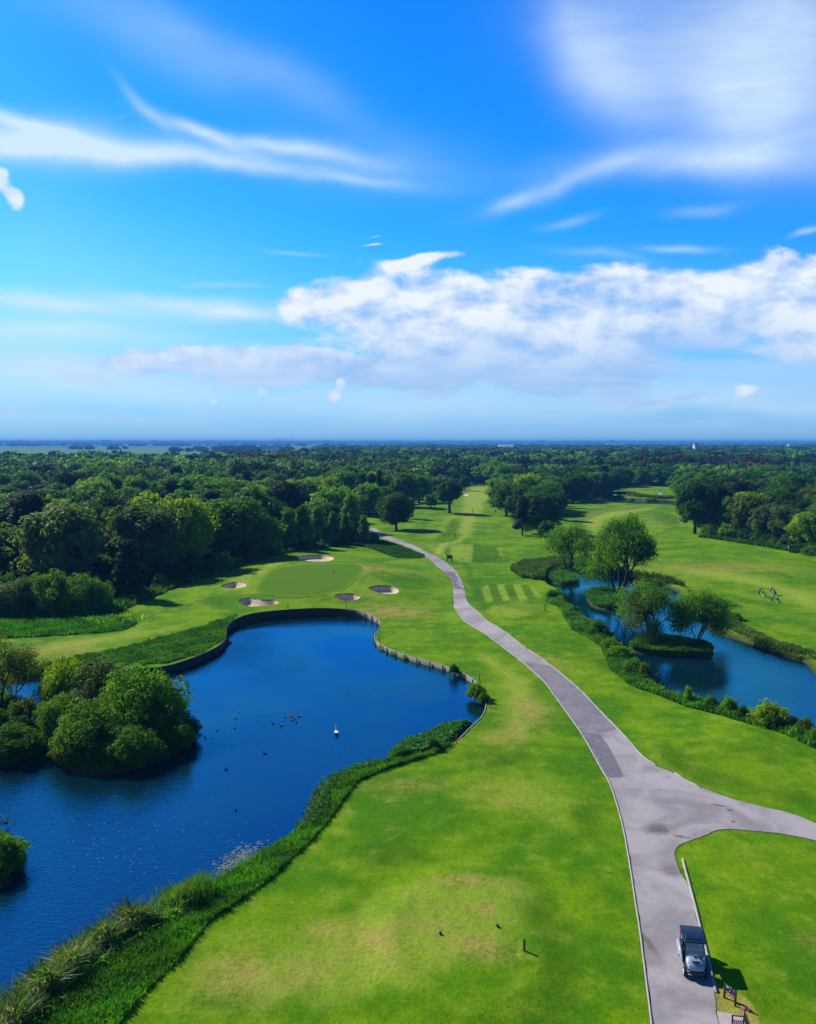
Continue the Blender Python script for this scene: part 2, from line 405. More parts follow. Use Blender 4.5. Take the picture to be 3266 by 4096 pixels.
path_L = PP('c2', [(655, 600), (700, 625), (760, 650), (850, 680), (930, 710), (1000, 750), (1060, 800), (1110, 840), (1145, 872), (1163, 915), (1165, 960), (1170, 1040), (1200, 1090), (1255, 1144)],
            'c8', [(1400, 85), (1550, 200), (1680, 316)], 'c4', [(120, 630), (250, 810), (350, 950), (430, 1100), (475, 1179)],
            'v', [(1282, 1640), (1300, 1690), (1316, 1750), (1330, 1830), (1340, 1900), (1350, 1960), (1360, 2040), (1375, 2156), (1388, 2280)])
path_R1 = PP('c2', [(720, 590), (770, 628), (860, 658), (950, 693), (1050, 743), (1130, 790), (1185, 840), (1218, 900), (1230, 945), (1242, 1000), (1275, 1048), (1330, 1098)],
             'c8', [(1395, 0), (1600, 150)], 'c4', [(0, 425), (150, 530), (320, 670), (430, 790), (550, 910), (650, 1025), (700, 1080), (780, 1130)],
             'e4', [(710, 345), (770, 390), (900, 450), (1100, 520), (1300, 575), (1450, 610), (1600, 655), (1719, 705), (2000, 800), (2400, 900), (4500, 1500)])
path_R2 = PP('e4', [(4500, 1590), (2400, 985), (2000, 885), (1719, 824), (1500, 780), (1300, 760), (1130, 745), (1020, 750), (960, 775), (880, 800), (800, 825), (745, 850), (718, 890), (715, 930)],
             'c5', [(480, 150), (515, 235), (562, 310), (600, 420), (640, 580), (680, 750), (735, 960), (780, 1180), (810, 1290), (830, 1460), (858, 1562), (890, 1800)])
PATH = np.vstack([path_L, path_R2[::-1], path_R1[::-1]])
PATH_EDGE = resample(PATH, .45); _e = np.random.default_rng(77); _n = _e.normal(size=PATH_EDGE.shape) * .035; PATH_EDGE = PATH_EDGE + _n + .05 * np.stack([np.sin(np.arange(len(PATH_EDGE)) * .37), np.sin(np.arange(len(PATH_EDGE)) * .29)], 1)
GREEN = smooth_closed(PP('d8', [(350, 450), (390, 380), (450, 300), (520, 250), (640, 232), (800, 215), (1000, 210), (1200, 210), (1290, 225), (1312, 260), (1290, 300), (1230, 330), (1200, 390), (1140, 430), (1040, 460), (900, 487), (750, 495), (600, 490), (450, 475)]), 2)
def ell(crop, x, y, rx, ry, rot=0., n=28):
    a = np.linspace(0, 2 * np.pi, n, endpoint=False); c, s = math.cos(R(rot)), math.sin(R(rot))
    w = 1 + .05 * np.sin(3 * a + x) + .04 * np.sin(2 * a + y)
    return PP(crop, [(x + (rx * math.cos(t) * c - ry * math.sin(t) * s) * k, y + (rx * math.cos(t) * s + ry * math.sin(t) * c) * k) for t, k in zip(a, w)])
BUNK = [(ell('d8', 896, 163, 162, 31), 'large round sand bunker behind the putting green'),
        (ell('d8', 175, 402, 112, 28, -5), 'small sand bunker left of the green, nearest the woods'),
        (smooth_closed(PP('d8', [(203, 545), (245, 518), (320, 510), (380, 524), (440, 533), (540, 530), (572, 545), (555, 566), (470, 580), (390, 585), (320, 592), (255, 578)]), 2), 'kidney shaped sand bunker between the green and the timber pond wall'),
        (ell('d8', 1172, 505, 105, 33, 2), 'small round sand bunker in front of the green, right of its centre'),
        (ell('d8', 1500, 440, 130, 36, 4), 'oval sand bunker at the right end of the green, nearest the path'),
        (ell('e2', 545, 558, 60, 9), 'thin pale sand bunker seen between the two tall pond trees'),
        (ell('q', 935, 347, 105, 17), 'tiny sand bunker on the bank of the far green'),
        (ell('c2', 1238, 402, 16, 6), 'tiny far sand bunker just right of the lone dark tree'),
        (ell('c2', 660, 322, 26, 14, 60), 'pale sandy scar among the trees of the far left wood')]

# areas of the ground: (polygon, edge softness)
TALL = [(PP('e1', [(-400, 330), (150, 328), (600, 300), (850, 285), (1050, 265), (1150, 225), (1178, 190), (1140, 155), (1000, 150), (870, 120), (400, 130), (-400, 180)]), 1.),
        (PP('e1', [(205, 640), (260, 610), (440, 540), (700, 475), (1000, 425), (1300, 350), (1719, 235)], 'd8', [(0, 720), (95, 690), (200, 660), (120, 750), (95, 860)], 'e1', [(1719, 465), (1430, 545), (900, 570), (600, 570), (350, 615)]), .5),
        (smooth_closed(PP('c2', [(430, 700), (560, 655), (640, 668), (740, 655), (850, 690), (960, 730), (1012, 752), (980, 765), (850, 765), (760, 735), (700, 708), (600, 690)]), 1), .8),
        (np.vstack([PP('c8', [(1180, 680), (1050, 745), (900, 790), (740, 845), (620, 900), (540, 1000), (440, 1146)], 'c7', [(1719, 300), (1500, 500), (1320, 620), (1200, 700), (1100, 830), (1000, 950), (860, 1080), (690, 1284), (560, 1460)]), bank_nat[::-1]]), .4),
        (PP('c4', [(120, 160), (200, 190), (280, 325), (450, 425), (500, 555), (620, 655), (780, 708), (950, 778), (1150, 828), (1350, 888), (1500, 930), (1719, 1030), (2200, 1250), (2300, 1250), (1900, 1060), (1719, 930), (1450, 835), (1100, 750), (780, 660), (720, 570), (600, 450), (500, 340), (300, 215), (205, 80)]), .6),
        (PP('c2', [(1490, 830), (1560, 795), (1719, 775)], 'c3', [(330, 800), (450, 840), (650, 880), (860, 920), (960, 960), (850, 935), (560, 885), (300, 838), (125, 872), (112, 920), (40, 910), (0, 900)], 'c2', [(1560, 880)]), .8),
        (PP('c4', [(960, 90), (1080, 180), (1230, 270), (1330, 320), (1500, 400), (1719, 460), (1719, 500), (1560, 462), (1420, 410), (1280, 356), (1100, 264)]), .6)]
WOOD_L = PP('c1', [(-900, 1190), (-200, 1160), (0, 1110), (350, 1090), (700, 1075), (830, 1060), (1040, 1000), (1260, 930), (1500, 850), (1719, 790)], 'c2', [(190, 715), (420, 690), (560, 655), (660, 640), (640, 590), (660, 540), (760, 515), (850, 480), (960, 440), (1000, 400), (1200, 365), (1250, 340), (1260, 295), (600, 285)], 'c1', [(1719, 290), (1100, 262), (500, 255), (-900, 250)])
WOOD_R = PP('c3', [(905, 420), (930, 520), (1000, 600), (1100, 650), (1170, 668), (1300, 688), (1550, 722), (1719, 752), (2600, 900), (2600, 330), (1719, 330), (900, 330)])
WOOD_C = PP('c2', [(1262, 338), (1395, 346), (1480, 430), (1470, 500), (1500, 585), (1580, 622), (1660, 600), (1719, 640)], 'c3', [(110, 640), (230, 540), (215, 470), (330, 448), (520, 430), (540, 372), (880, 360), (880, 335), (500, 330), (0, 325)], 'c2', [(1500, 285), (1262, 285)])
# mown light areas: (polygon, softness, lightness)
FAIR = [(PP('c2', [(1285, 350), (1395, 350), (1395, 385), (1340, 450), (1330, 500), (1290, 560), (1260, 640), (1150, 690), (1090, 740), (1045, 745), (1060, 705), (1180, 670), (1205, 600), (1180, 540), (1225, 470), (1225, 400)]), 2.5, .8),
        (PP('c2', [(1120, 520), (1190, 515), (1150, 560), (1120, 605), (1060, 640), (1000, 640), (1090, 590)]), 2.0, .45),
        (PP('d6', [(370, 1050), (600, 1022), (880, 1020), (870, 1430), (600, 1430), (400, 1340), (365, 1240)]), .5, .5),
        (PP('d6', [(1440, 1085), (1540, 1100), (1585, 1200), (1570, 1340), (1480, 1310), (1470, 1180)]), .5, .35),
        (PP('d6', [(0, 1110), (180, 990), (400, 958), (700, 880), (640, 960), (320, 1015), (200, 1095), (150, 1200), (230, 1300), (100, 1230), (0, 1230)]), .8, .9),
        (ell('c2', 1500, 1062, 135, 42), 1.2, .55),
        (PP('h', [(308, 688), (338, 672), (362, 742), (330, 745)]), .25, .5), (PP('h', [(375, 671), (403, 671), (432, 738), (400, 741)]), .25, .55), (PP('h', [(440, 671), (470, 672), (508, 735), (470, 737)]), .25, .5), (PP('h', [(505, 674), (528, 678), (565, 725), (545, 732)]), .25, .4),
        (PP('c3', [(300, 552), (400, 512), (560, 480), (800, 472), (740, 500), (600, 530), (480, 560), (440, 610), (400, 690), (370, 740), (340, 700), (400, 640), (360, 590)]), 3., .8),
        (PP('c3', [(740, 550), (830, 560), (890, 590), (850, 625), (760, 650), (600, 640), (640, 580)]), 3., .25),
        (PP('c3', [(880, 835), (1050, 850), (1300, 880), (1500, 930), (1719, 990), (1900, 1100), (1719, 1090), (1400, 960), (1000, 890)]), 4., .75),
        (PP('e1', [(150, 430), (500, 370), (900, 310), (1300, 260), (1650, 190), (1640, 225), (1250, 310), (900, 370), (500, 440), (240, 530)]), 2.5, .7),
        (PP('d8', [(100, 370), (330, 290), (440, 215), (600, 175), (640, 200), (480, 260), (390, 350), (330, 440), (300, 480), (60, 430)]), 2.0, .55),
        (PP('d8', [(1290, 320), (1400, 330), (1600, 420), (1560, 560), (1300, 560), (1250, 480)]), 4., .3),
        (PP('c8', [(1310, 150), (1450, 200), (1620, 330), (1700, 480), (1560, 640), (1440, 650), (1480, 520), (1420, 380)]), 2.5, .7),
        (PP('v', [(1050, 1640), (1180, 1640), (1240, 1700), (1150, 1740), (1060, 1700)]), 2., .35),
        (PP('v', [(640, 1960), (760, 1900), (900, 1860), (1080, 1850), (1130, 1910), (1060, 1990), (900, 2060), (760, 2110), (560, 2130), (480, 2060)]), 1.5, .55),
        (PP('d5', [(1170, 640), (1290, 600), (1310, 930), (1200, 940)]), .2, .45), (PP('d5', [(1310, 880), (1500, 800), (1500, 940), (1310, 940)]), .2, .35),
        (PP('q', [(330, 190), (640, 190), (500, 260), (400, 270)]), 3., .5),
        (PP('e4', [(480, 250), (700, 380), (900, 450), (1250, 560), (1100, 480), (800, 350), (560, 180)]), .6, .25)]
DARK = [(PP('d8', [(330, 470), (450, 500), (600, 515), (750, 520), (900, 508), (1040, 482), (1145, 448), (1208, 405), (1245, 340), (1222, 335), (1186, 395), (1128, 433), (1040, 460), (900, 486), (750, 495), (600, 490), (450, 474)]), .5, .75), (PP('h', [(185, 395), (235, 390), (215, 440), (190, 470), (120, 500), (150, 450)]), 1.2, .55), (PP('h', [(60, 400), (110, 395), (60, 460), (0, 500), (0, 450)]), 1.5, .45), (PP('h', [(230, 560), (270, 600), (330, 760), (300, 760), (250, 660)]), .8, .55), (PP('h', [(330, 760), (420, 745), (560, 770), (600, 790), (560, 810), (440, 770)]), .5, .4), (PP('h', [(700, 390), (900, 345), (1040, 338), (1040, 345), (900, 360), (760, 400), (700, 430)]), 1.2, .6), (PP('h', [(1060, 410), (1140, 380), (1150, 400), (1130, 440), (1000, 480), (1100, 430)]), 1.5, .5),  # first ring: slope shade below the green's lower lip painted in
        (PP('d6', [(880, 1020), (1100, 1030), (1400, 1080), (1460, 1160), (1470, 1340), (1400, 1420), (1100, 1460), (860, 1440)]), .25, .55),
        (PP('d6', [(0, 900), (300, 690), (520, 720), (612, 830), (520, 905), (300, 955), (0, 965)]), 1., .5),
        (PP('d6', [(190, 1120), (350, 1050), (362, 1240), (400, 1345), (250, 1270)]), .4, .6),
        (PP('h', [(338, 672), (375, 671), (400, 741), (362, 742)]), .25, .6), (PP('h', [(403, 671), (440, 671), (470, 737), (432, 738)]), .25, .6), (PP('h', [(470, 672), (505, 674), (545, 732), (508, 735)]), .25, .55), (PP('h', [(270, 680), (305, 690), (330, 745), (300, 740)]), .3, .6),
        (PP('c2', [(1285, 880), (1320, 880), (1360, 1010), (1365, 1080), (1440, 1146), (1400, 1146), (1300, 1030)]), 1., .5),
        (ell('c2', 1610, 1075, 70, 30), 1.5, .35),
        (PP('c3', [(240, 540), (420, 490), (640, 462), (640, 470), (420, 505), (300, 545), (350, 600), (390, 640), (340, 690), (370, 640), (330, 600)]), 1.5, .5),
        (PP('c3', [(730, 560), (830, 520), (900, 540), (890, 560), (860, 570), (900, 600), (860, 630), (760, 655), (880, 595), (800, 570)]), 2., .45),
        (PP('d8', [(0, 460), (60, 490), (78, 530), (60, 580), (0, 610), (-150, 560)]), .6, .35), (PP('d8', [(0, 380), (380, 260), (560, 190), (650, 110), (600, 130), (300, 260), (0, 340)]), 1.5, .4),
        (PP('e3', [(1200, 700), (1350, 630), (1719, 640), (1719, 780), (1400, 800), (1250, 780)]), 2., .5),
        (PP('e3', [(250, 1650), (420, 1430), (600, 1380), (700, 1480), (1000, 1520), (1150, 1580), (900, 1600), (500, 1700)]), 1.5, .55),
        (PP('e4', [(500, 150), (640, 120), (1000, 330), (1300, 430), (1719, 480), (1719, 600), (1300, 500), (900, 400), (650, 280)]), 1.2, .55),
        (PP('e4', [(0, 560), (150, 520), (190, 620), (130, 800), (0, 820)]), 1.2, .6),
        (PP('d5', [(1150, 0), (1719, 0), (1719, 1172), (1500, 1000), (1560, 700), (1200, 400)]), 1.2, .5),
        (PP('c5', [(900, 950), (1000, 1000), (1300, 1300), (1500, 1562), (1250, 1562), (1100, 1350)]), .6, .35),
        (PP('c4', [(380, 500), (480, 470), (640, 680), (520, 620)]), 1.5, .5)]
DRYPATCH = PP('z1', [(-20, 400), (330, 380), (640, 490), (850, 620), (1000, 790), (1120, 980), (1190, 1200), (1250, 1500), (0, 1500)])

# ------------------------------------------------------------------ materials of the ground
def ground_material():
    m, t, out = new_mat('turf')
    geo = t.node('ShaderNodeNewGeometry'); pos = geo.outputs['Position']
    A = t.node('ShaderNodeAttribute', dict(attribute_name='areas')); B = t.node('ShaderNodeAttribute', dict(attribute_name='soil'))
    sa = t.node('ShaderNodeSeparateColor', Color=A.outputs['Color']); tall, fair, dry = sa.outputs
    tone = A.outputs['Alpha']
    sb = t.node('ShaderNodeSeparateColor', Color=B.outputs['Color']); dirt, field, litter_shade = sb.outputs
    nb = t.noise(pos, .09, 3., .55, .6); nm = t.noise(pos, .5, 6., .62, .15); nf = t.noise(pos, 3.2, 4., .65); nff = t.noise(pos, 8., 4., .8)
    streak = t.noise(t.mapping(pos, (1., .28, 1.), rz=R(20)), .8, 4., .6, .5)
    col = t.mix(t.ss(t.m('MULTIPLY_ADD', nb, .62, t.m('MULTIPLY', nm, .38)), .39, .61), (.076, .225, .0010), (.190, .345, .0018))
    lightness = t.m('MULTIPLY', fair, t.m('MULTIPLY_ADD', t.ss(streak, .3, .7), .45, .85))
    col = t.mix(lightness, col, (.345, .450, .038))
    dn = t.m('MULTIPLY', dry, t.ss(t.m('MULTIPLY_ADD', nm, .6, t.m('MULTIPLY', nf, .4)), .36, .54))
    col = t.mix(dn, col, (.46, .33, .085))
    col = t.mix(t.m('MULTIPLY', t.ss(t.m('ADD', nm, t.m('MULTIPLY', fair, .12)),   .54, .72), .45), col, (.32, .34, .060))
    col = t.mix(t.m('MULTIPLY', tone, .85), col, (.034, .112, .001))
    tcol = t.mix(nf, (.014, .085, .002), (.055, .180, .003))
    col = t.mix(tall, col, tcol)
    col = t.mix(field, col, t.mix(t.noise(t.mapping(pos, (.0008, .004, 1)), 1., 3.), (.10, .25, .05), (.20, .34, .08)))
    col = t.mix(litter_shade, col, t.mix(nm, (.008, .018, .003), (.018, .036, .005)))  # woodland litter darkened, understorey shade put into its colour
    col = t.mix(dirt, col, t.mix(nf, (.035, .028, .016), (.10, .075, .045)))
    n2 = t.noise(t.mapping(pos, (1., .45, 1.), rz=R(-35)), 1.6, 6., .68, .3)
    fine = t.m('ADD', t.m('MULTIPLY_ADD', nff, .95, t.m('MULTIPLY_ADD', nf, .75, -.20)), t.m('MULTIPLY', n2, .65))
    col = t.mix(1., col, t.node('ShaderNodeCombineColor', Red=fine, Green=fine, Blue=fine).outputs[0], 'MULTIPLY')
    b = t.node('ShaderNodeBsdfPrincipled', Base_Color=col, Roughness=.85); b.inputs['Specular IOR Level'].default_value = .04
    bp = t.node('ShaderNodeBump', Strength=.75, Distance=.14, Height=t.m('ADD', t.m('MULTIPLY', nf, .7), t.m('MULTIPLY', nff, .6)))
    t.l.new(bp.outputs[0], b.inputs['Normal']); t.l.new(b.outputs[0], out.inputs[0])
    return m
TURF = ground_material()

def ground_areas(Q):
    n = len(Q); a = np.zeros((n, 4)); s = np.zeros((n, 4)); s[:, 3] = 1
    X, Y = Q[:, 0], Q[:, 1]; big = .5 * np.stack([np.sin(X * .55 + 1.7 * np.sin(Y * .31)) + .6 * np.sin(Y * 1.3 + X * .4), np.sin(Y * .47 + 1.9 * np.sin(X * .37)) + .6 * np.sin(X * 1.7 - Y * .6)], 1)
    def warp(w): return Q + big * min(1.2, .55 * w)
    for poly, w in TALL: a[:, 0] = np.maximum(a[:, 0], 1 - sstep(-w, .15, sd_poly(Q, poly)))
    for poly, w, k in FAIR: a[:, 1] = np.maximum(a[:, 1], k * (1 - sstep(-w, w * .7, sd_poly(warp(w), poly, max(6., w)))))
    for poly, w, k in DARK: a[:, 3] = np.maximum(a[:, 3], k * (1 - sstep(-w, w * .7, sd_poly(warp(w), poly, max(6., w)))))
    g = sd_poly(Q, GREEN); a[:, 1] = np.maximum(a[:, 1], .25 * (1 - sstep(1.2, 2.2, g)))
    for (c, x, y, rx, ry, k) in DRY:
        p = np.array(flat(c, x, y)); w = np.exp(-((Q[:, 0] - p[0]) / rx) ** 2 - ((Q[:, 1] - p[1]) / ry) ** 2); a[:, 2] = np.maximum(a[:, 2], k * w)
    dp = sd_poly(Q, DRYPATCH, 2.); k = 1 - sstep(-.15, .1, dp); a[:, 2] = np.maximum(a[:, 2], .75 * k); a[:, 1] = np.maximum(a[:, 1], .55 * k); a[:, 3] *= 1 - k
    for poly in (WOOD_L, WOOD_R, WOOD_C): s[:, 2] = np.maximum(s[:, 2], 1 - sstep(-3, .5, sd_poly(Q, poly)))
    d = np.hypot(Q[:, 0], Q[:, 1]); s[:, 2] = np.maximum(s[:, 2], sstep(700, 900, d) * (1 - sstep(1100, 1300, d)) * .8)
    s[:, 1] = sstep(1000, 1200, d)
    a[:, :2] *= (1 - s[:, 2:3]); a[:, 3] *= (1 - s[:, 2])
    pth = sd_poly(Q, PATH, 2.); s[:, 0] = np.maximum(s[:, 0], .35 * (1 - sstep(.0, .3, pth)))
    return a, s
DRY = [('v', 1120, 1490, 1.6, 5, .7), ('v', 1065, 1550, 2.2, 2.5, .5), ('v', 980, 1865, 2.2, 1.0, .7), ('v', 790, 1990, 1.6, 1.6, .75), ('v', 500, 2050, 2.2, 2., .75), ('v', 640, 2050, 1.5, 1.3, .5), ('v', 700, 1960, 2., 1.2, .5),
       ('d5', 560, 760, 1.2, 1.1, .9), ('d5', 860, 900, 1.1, .8, .9), ('d5', 720, 240, .7, .9, .7), ('d8', 1600, 640, 6, 4, .9), ('d8', 1350, 325, 5, 5, .7), ('v', 1150, 1400, 3, 5, .4), ('e1', 710, 355, 1.2, 1.5, .7), ('e1', 520, 430, 5, 5, .5),
       ('c3', 1150, 860, 18, 6, .5), ('d6', 240, 1010, 4, 2, .7), ('d6', 800, 480, 5, 5, .4), ('v', 1030, 1660, 2.5, 2, .35), ('e3', 1640, 430, 1.2, 2.5, .6), ('e3', 1560, 1080, 2, 1.6, .4), ('e3', 700, 950, 3, 1.4, .45), ('c5', 1650, 850, 1., .8, .4), ('v', 900, 1960, 2, 1, .4)]

def make_ground():
    ang = np.radians(np.r_[np.arange(40, .045, -.0692), .045]); ys = np.r_[-120, -40, 0, 18, 28, CAM_H / np.tan(ang)]
    ts = np.r_[-6, -3, -1.8, -1.2, -.9, -.75, np.linspace(-.62, .62, 1000), .75, .9, 1.2, 1.8, 3, 6]
    yy = np.maximum(ys, 33.); X = ts[None, :] * yy[:, None]; Y = np.repeat(ys[:, None], len(ts), 1)
    Q = np.stack([X.ravel(), Y.ravel()], 1); Z = H(Q[:, 0], Q[:, 1])
    for i in (POND, POND2, POND3): Z = np.where(sd_poly(Q, i, 1.) < .05, np.minimum(Z, -.2), Z)
    nr, nc = X.shape; idx = np.arange(nr * nc).reshape(nr, nc)
    Fq = np.stack([idx[:-1, :-1], idx[:-1, 1:], idx[1:, 1:], idx[1:, :-1]], -1).reshape(-1, 4)
    hole = np.zeros(len(Q), bool)
    for poly in [POND, POND2, POND3] + [b[0] for b in BUNK]: hole |= sd_poly(Q, poly, .5) < 0
    keep = ~hole[Fq].any(1)
    me = mesh_np('ground', np.c_[Q, Z], Fq[keep], True)
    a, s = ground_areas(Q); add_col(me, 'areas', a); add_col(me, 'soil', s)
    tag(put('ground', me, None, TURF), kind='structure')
make_ground()

def skirt(name, poly, profile, step=.5, mat=TURF, kind='structure', parent=None, areas_fn=None):
    """profile: [(offset outwards, dz, dirt)] rings from outside in; profile may be a function of the point index"""
    p = ccw(resample(poly, step)); n = len(p)
    t = np.roll(p, -1, 0) - np.roll(p, 1, 0); t /= np.linalg.norm(t, axis=1)[:, None] + 1e-9
    nrm = np.stack([t[:, 1], -t[:, 0]], 1)
    for _ in range(3): nrm = (nrm + np.roll(nrm, 1, 0) + np.roll(nrm, -1, 0)) / 3
    V = []; D = []
    prof = profile(p) if callable(profile) else [(np.full(n, o), np.full(n, z), np.full(n, d)) for o, z, d in profile]
    for o, z, d in prof:
        q = p + nrm * o[:, None]; V.append(np.c_[q, H(q[:, 0], q[:, 1]) + z]); D.append(d)
    m = len(prof); idx = np.arange(n * m).reshape(m, n)
    Fq = np.stack([idx[:-1], np.roll(idx[:-1], -1, 1), np.roll(idx[1:], -1, 1), idx[1:]], -1).reshape(-1, 4)[:, ::-1]
    V = np.vstack(V); me = mesh_np(name, V, Fq, True)
    a, s = ground_areas(V[:, :2]); s[:, 0] = np.maximum(s[:, 0], np.concatenate(D)); add_col(me, 'areas', a); add_col(me, 'soil', s)
    return put(name, me, parent, mat)

def sheet(name, poly, step, zfn, mat, parent=None, smooth=True):
    p = ccw(resample(poly, step)); lo, hi = p.min(0), p.max(0)
    gx, gy = np.meshgrid(np.arange(lo[0], hi[0], step), np.arange(lo[1], hi[1], step))
    g = np.stack([gx.ravel(), gy.ravel()], 1) + (rng.random((gx.size, 2)) - .5) * step * .3
    g = g[sd_poly(g, p, 1.) < -.45 * step]
    pts = [Vector(q) for q in np.vstack([p, g])]; n = len(p)
    vs, es, fs, *_ = delaunay_2d_cdt(pts, [(i, (i + 1) % n) for i in range(n)], [list(range(n))], 1, 1e-5)
    Q = np.array([tuple(v) for v in vs]); Z = zfn(Q, sd_poly(Q, p, 1.))
    me = mesh_np(name, np.c_[Q, Z], np.array([f for f in fs if len(f) == 3]), smooth)
    return put(name, me, parent, mat)

NEAR_WALL = lambda p: np.array([np.min(np.hypot(wall_line[:, 0] - a, wall_line[:, 1] - b)) < 1.2 for a, b in p])
def pond_profile(p):
    w = NEAR_WALL(p); n = len(p); o = []
    for off_n, z_n, off_w, z_w, d_n, d_w in ((1.8, -.07, 1.8, -.07, 0, 0), (.4, .03, .4, .03, 0, 0), (0, 0, .02, .03, .3, .3), (-.7, -.6, .01, -1.0, .9, 1), (-1.6, -1.2, -.9, -1.05, 1, 1), (-3.2, -1.6, -2.5, -1.6, 1, 1)):
        o.append((np.where(w, off_w, off_n), np.where(w, z_w, z_n), np.where(w, d_w, d_n)))
    return o
tag(skirt('pond_bank', POND, pond_profile, .4), kind='structure')
NATP = [(1.8, -.07, 0), (.4, .03, 0), (0, 0, .2), (-.6, -.55, .9), (-1.2, -1., 1), (-2.6, -1.5, 1)]
tag(skirt('pond_bank', POND2, NATP, .5), kind='structure')
tag(skirt('pond_bank', POND3, [(4, -.12, 0), (.4, .05, 0), (0, 0, .3), (-1, -1., 1)], 1.5), kind='structure')

def water_material():
    m, t, out = new_mat('pond_water')
    pos = t.node('ShaderNodeNewGeometry').outputs['Position']
    df = t.node('ShaderNodeBsdfDiffuse', Color=t.mix(t.noise(pos, .06, 3.), (.002, .014, .024, 1), (.003, .026, .044, 1)))
    gl = t.node('ShaderNodeBsdfGlossy', Color=(.10, .72, 1., 1), Roughness=.05); fr = t.node('ShaderNodeFresnel', IOR=2.35)
    b = t.node('ShaderNodeMixShader', Fac=fr.outputs[0]); t.l.new(df.outputs[0], b.inputs[1]); t.l.new(gl.outputs[0], b.inputs[2])
    w1 = t.noise(t.mapping(pos, (1., 2.4, 1), rz=R(-8)), 1.5, 3., .55, .4)
    w2 = t.noise(t.mapping(pos, (1., 1.8, 1), rz=R(20)), 5.0, 2., .5, .2)
    calm = t.ss(t.noise(pos, .05, 2.), .40, .6, .15, 1.)
    bp = t.node('ShaderNodeBump', Strength=t.m('MULTIPLY', calm, .38), Distance=.10, Height=t.m('MULTIPLY_ADD', w2, .35, w1))
    [t.l.new(bp.outputs[0], q.inputs['Normal']) for q in (df, gl, fr)]; t.l.new(b.outputs[0], out.inputs[0]); return m
WATER = water_material()
def water(poly, grow, step):
    p = ccw(resample(poly, step)); V = [(x, y, WATER_Z) for x, y in p]
    vs, es, fs, *_ = delaunay_2d_cdt([Vector(q) for q in p], [], [list(range(len(p)))], 1, 1e-5)
    me = mesh_np('pond_water', np.c_[np.array([tuple(v) for v in vs]), np.full(len(vs), WATER_Z)], np.array([f for f in fs if len(f) == 3]))
    tag(put('pond_water', me, None, WATER), kind='structure')
water(POND, 0, 1.0); water(POND2, 0, 1.0); water(POND3, 0, 3.)

def island(poly, top, step=.6):
    def zf(Q, sd): return -1.3 + (1.3 + top) * sstep(.5, -1.3, sd) * 1.0 + .1 * np.sin(Q[:, 0] * 1.7) * np.sin(Q[:, 1] * 1.3) * (sd < -.4)
    big = ccw(resample(poly, step)); c = big.mean(0)
    o = sheet('island', c + (big - c) * 1.06, step, zf, TURF)
    me = o.data; n = len(me.vertices); co = np.zeros(n * 3, np.float32); me.vertices.foreach_get('co', co); z = co.reshape(-1, 3)[:, 2]
    a = np.zeros((n, 4)); a[:, 0] = 1; s = np.zeros((n, 4)); s[:, 3] = 1; s[:, 0] = 1 - sstep(-.55, -.2, z)
    add_col(me, 'areas', a); add_col(me, 'soil', s); tag(o, kind='structure')
for k, z in (('a', .05), ('b', .05), ('c', .1), ('d', -.2), ('e', -.1), ('h', -.3)): island(ISL[k], z)

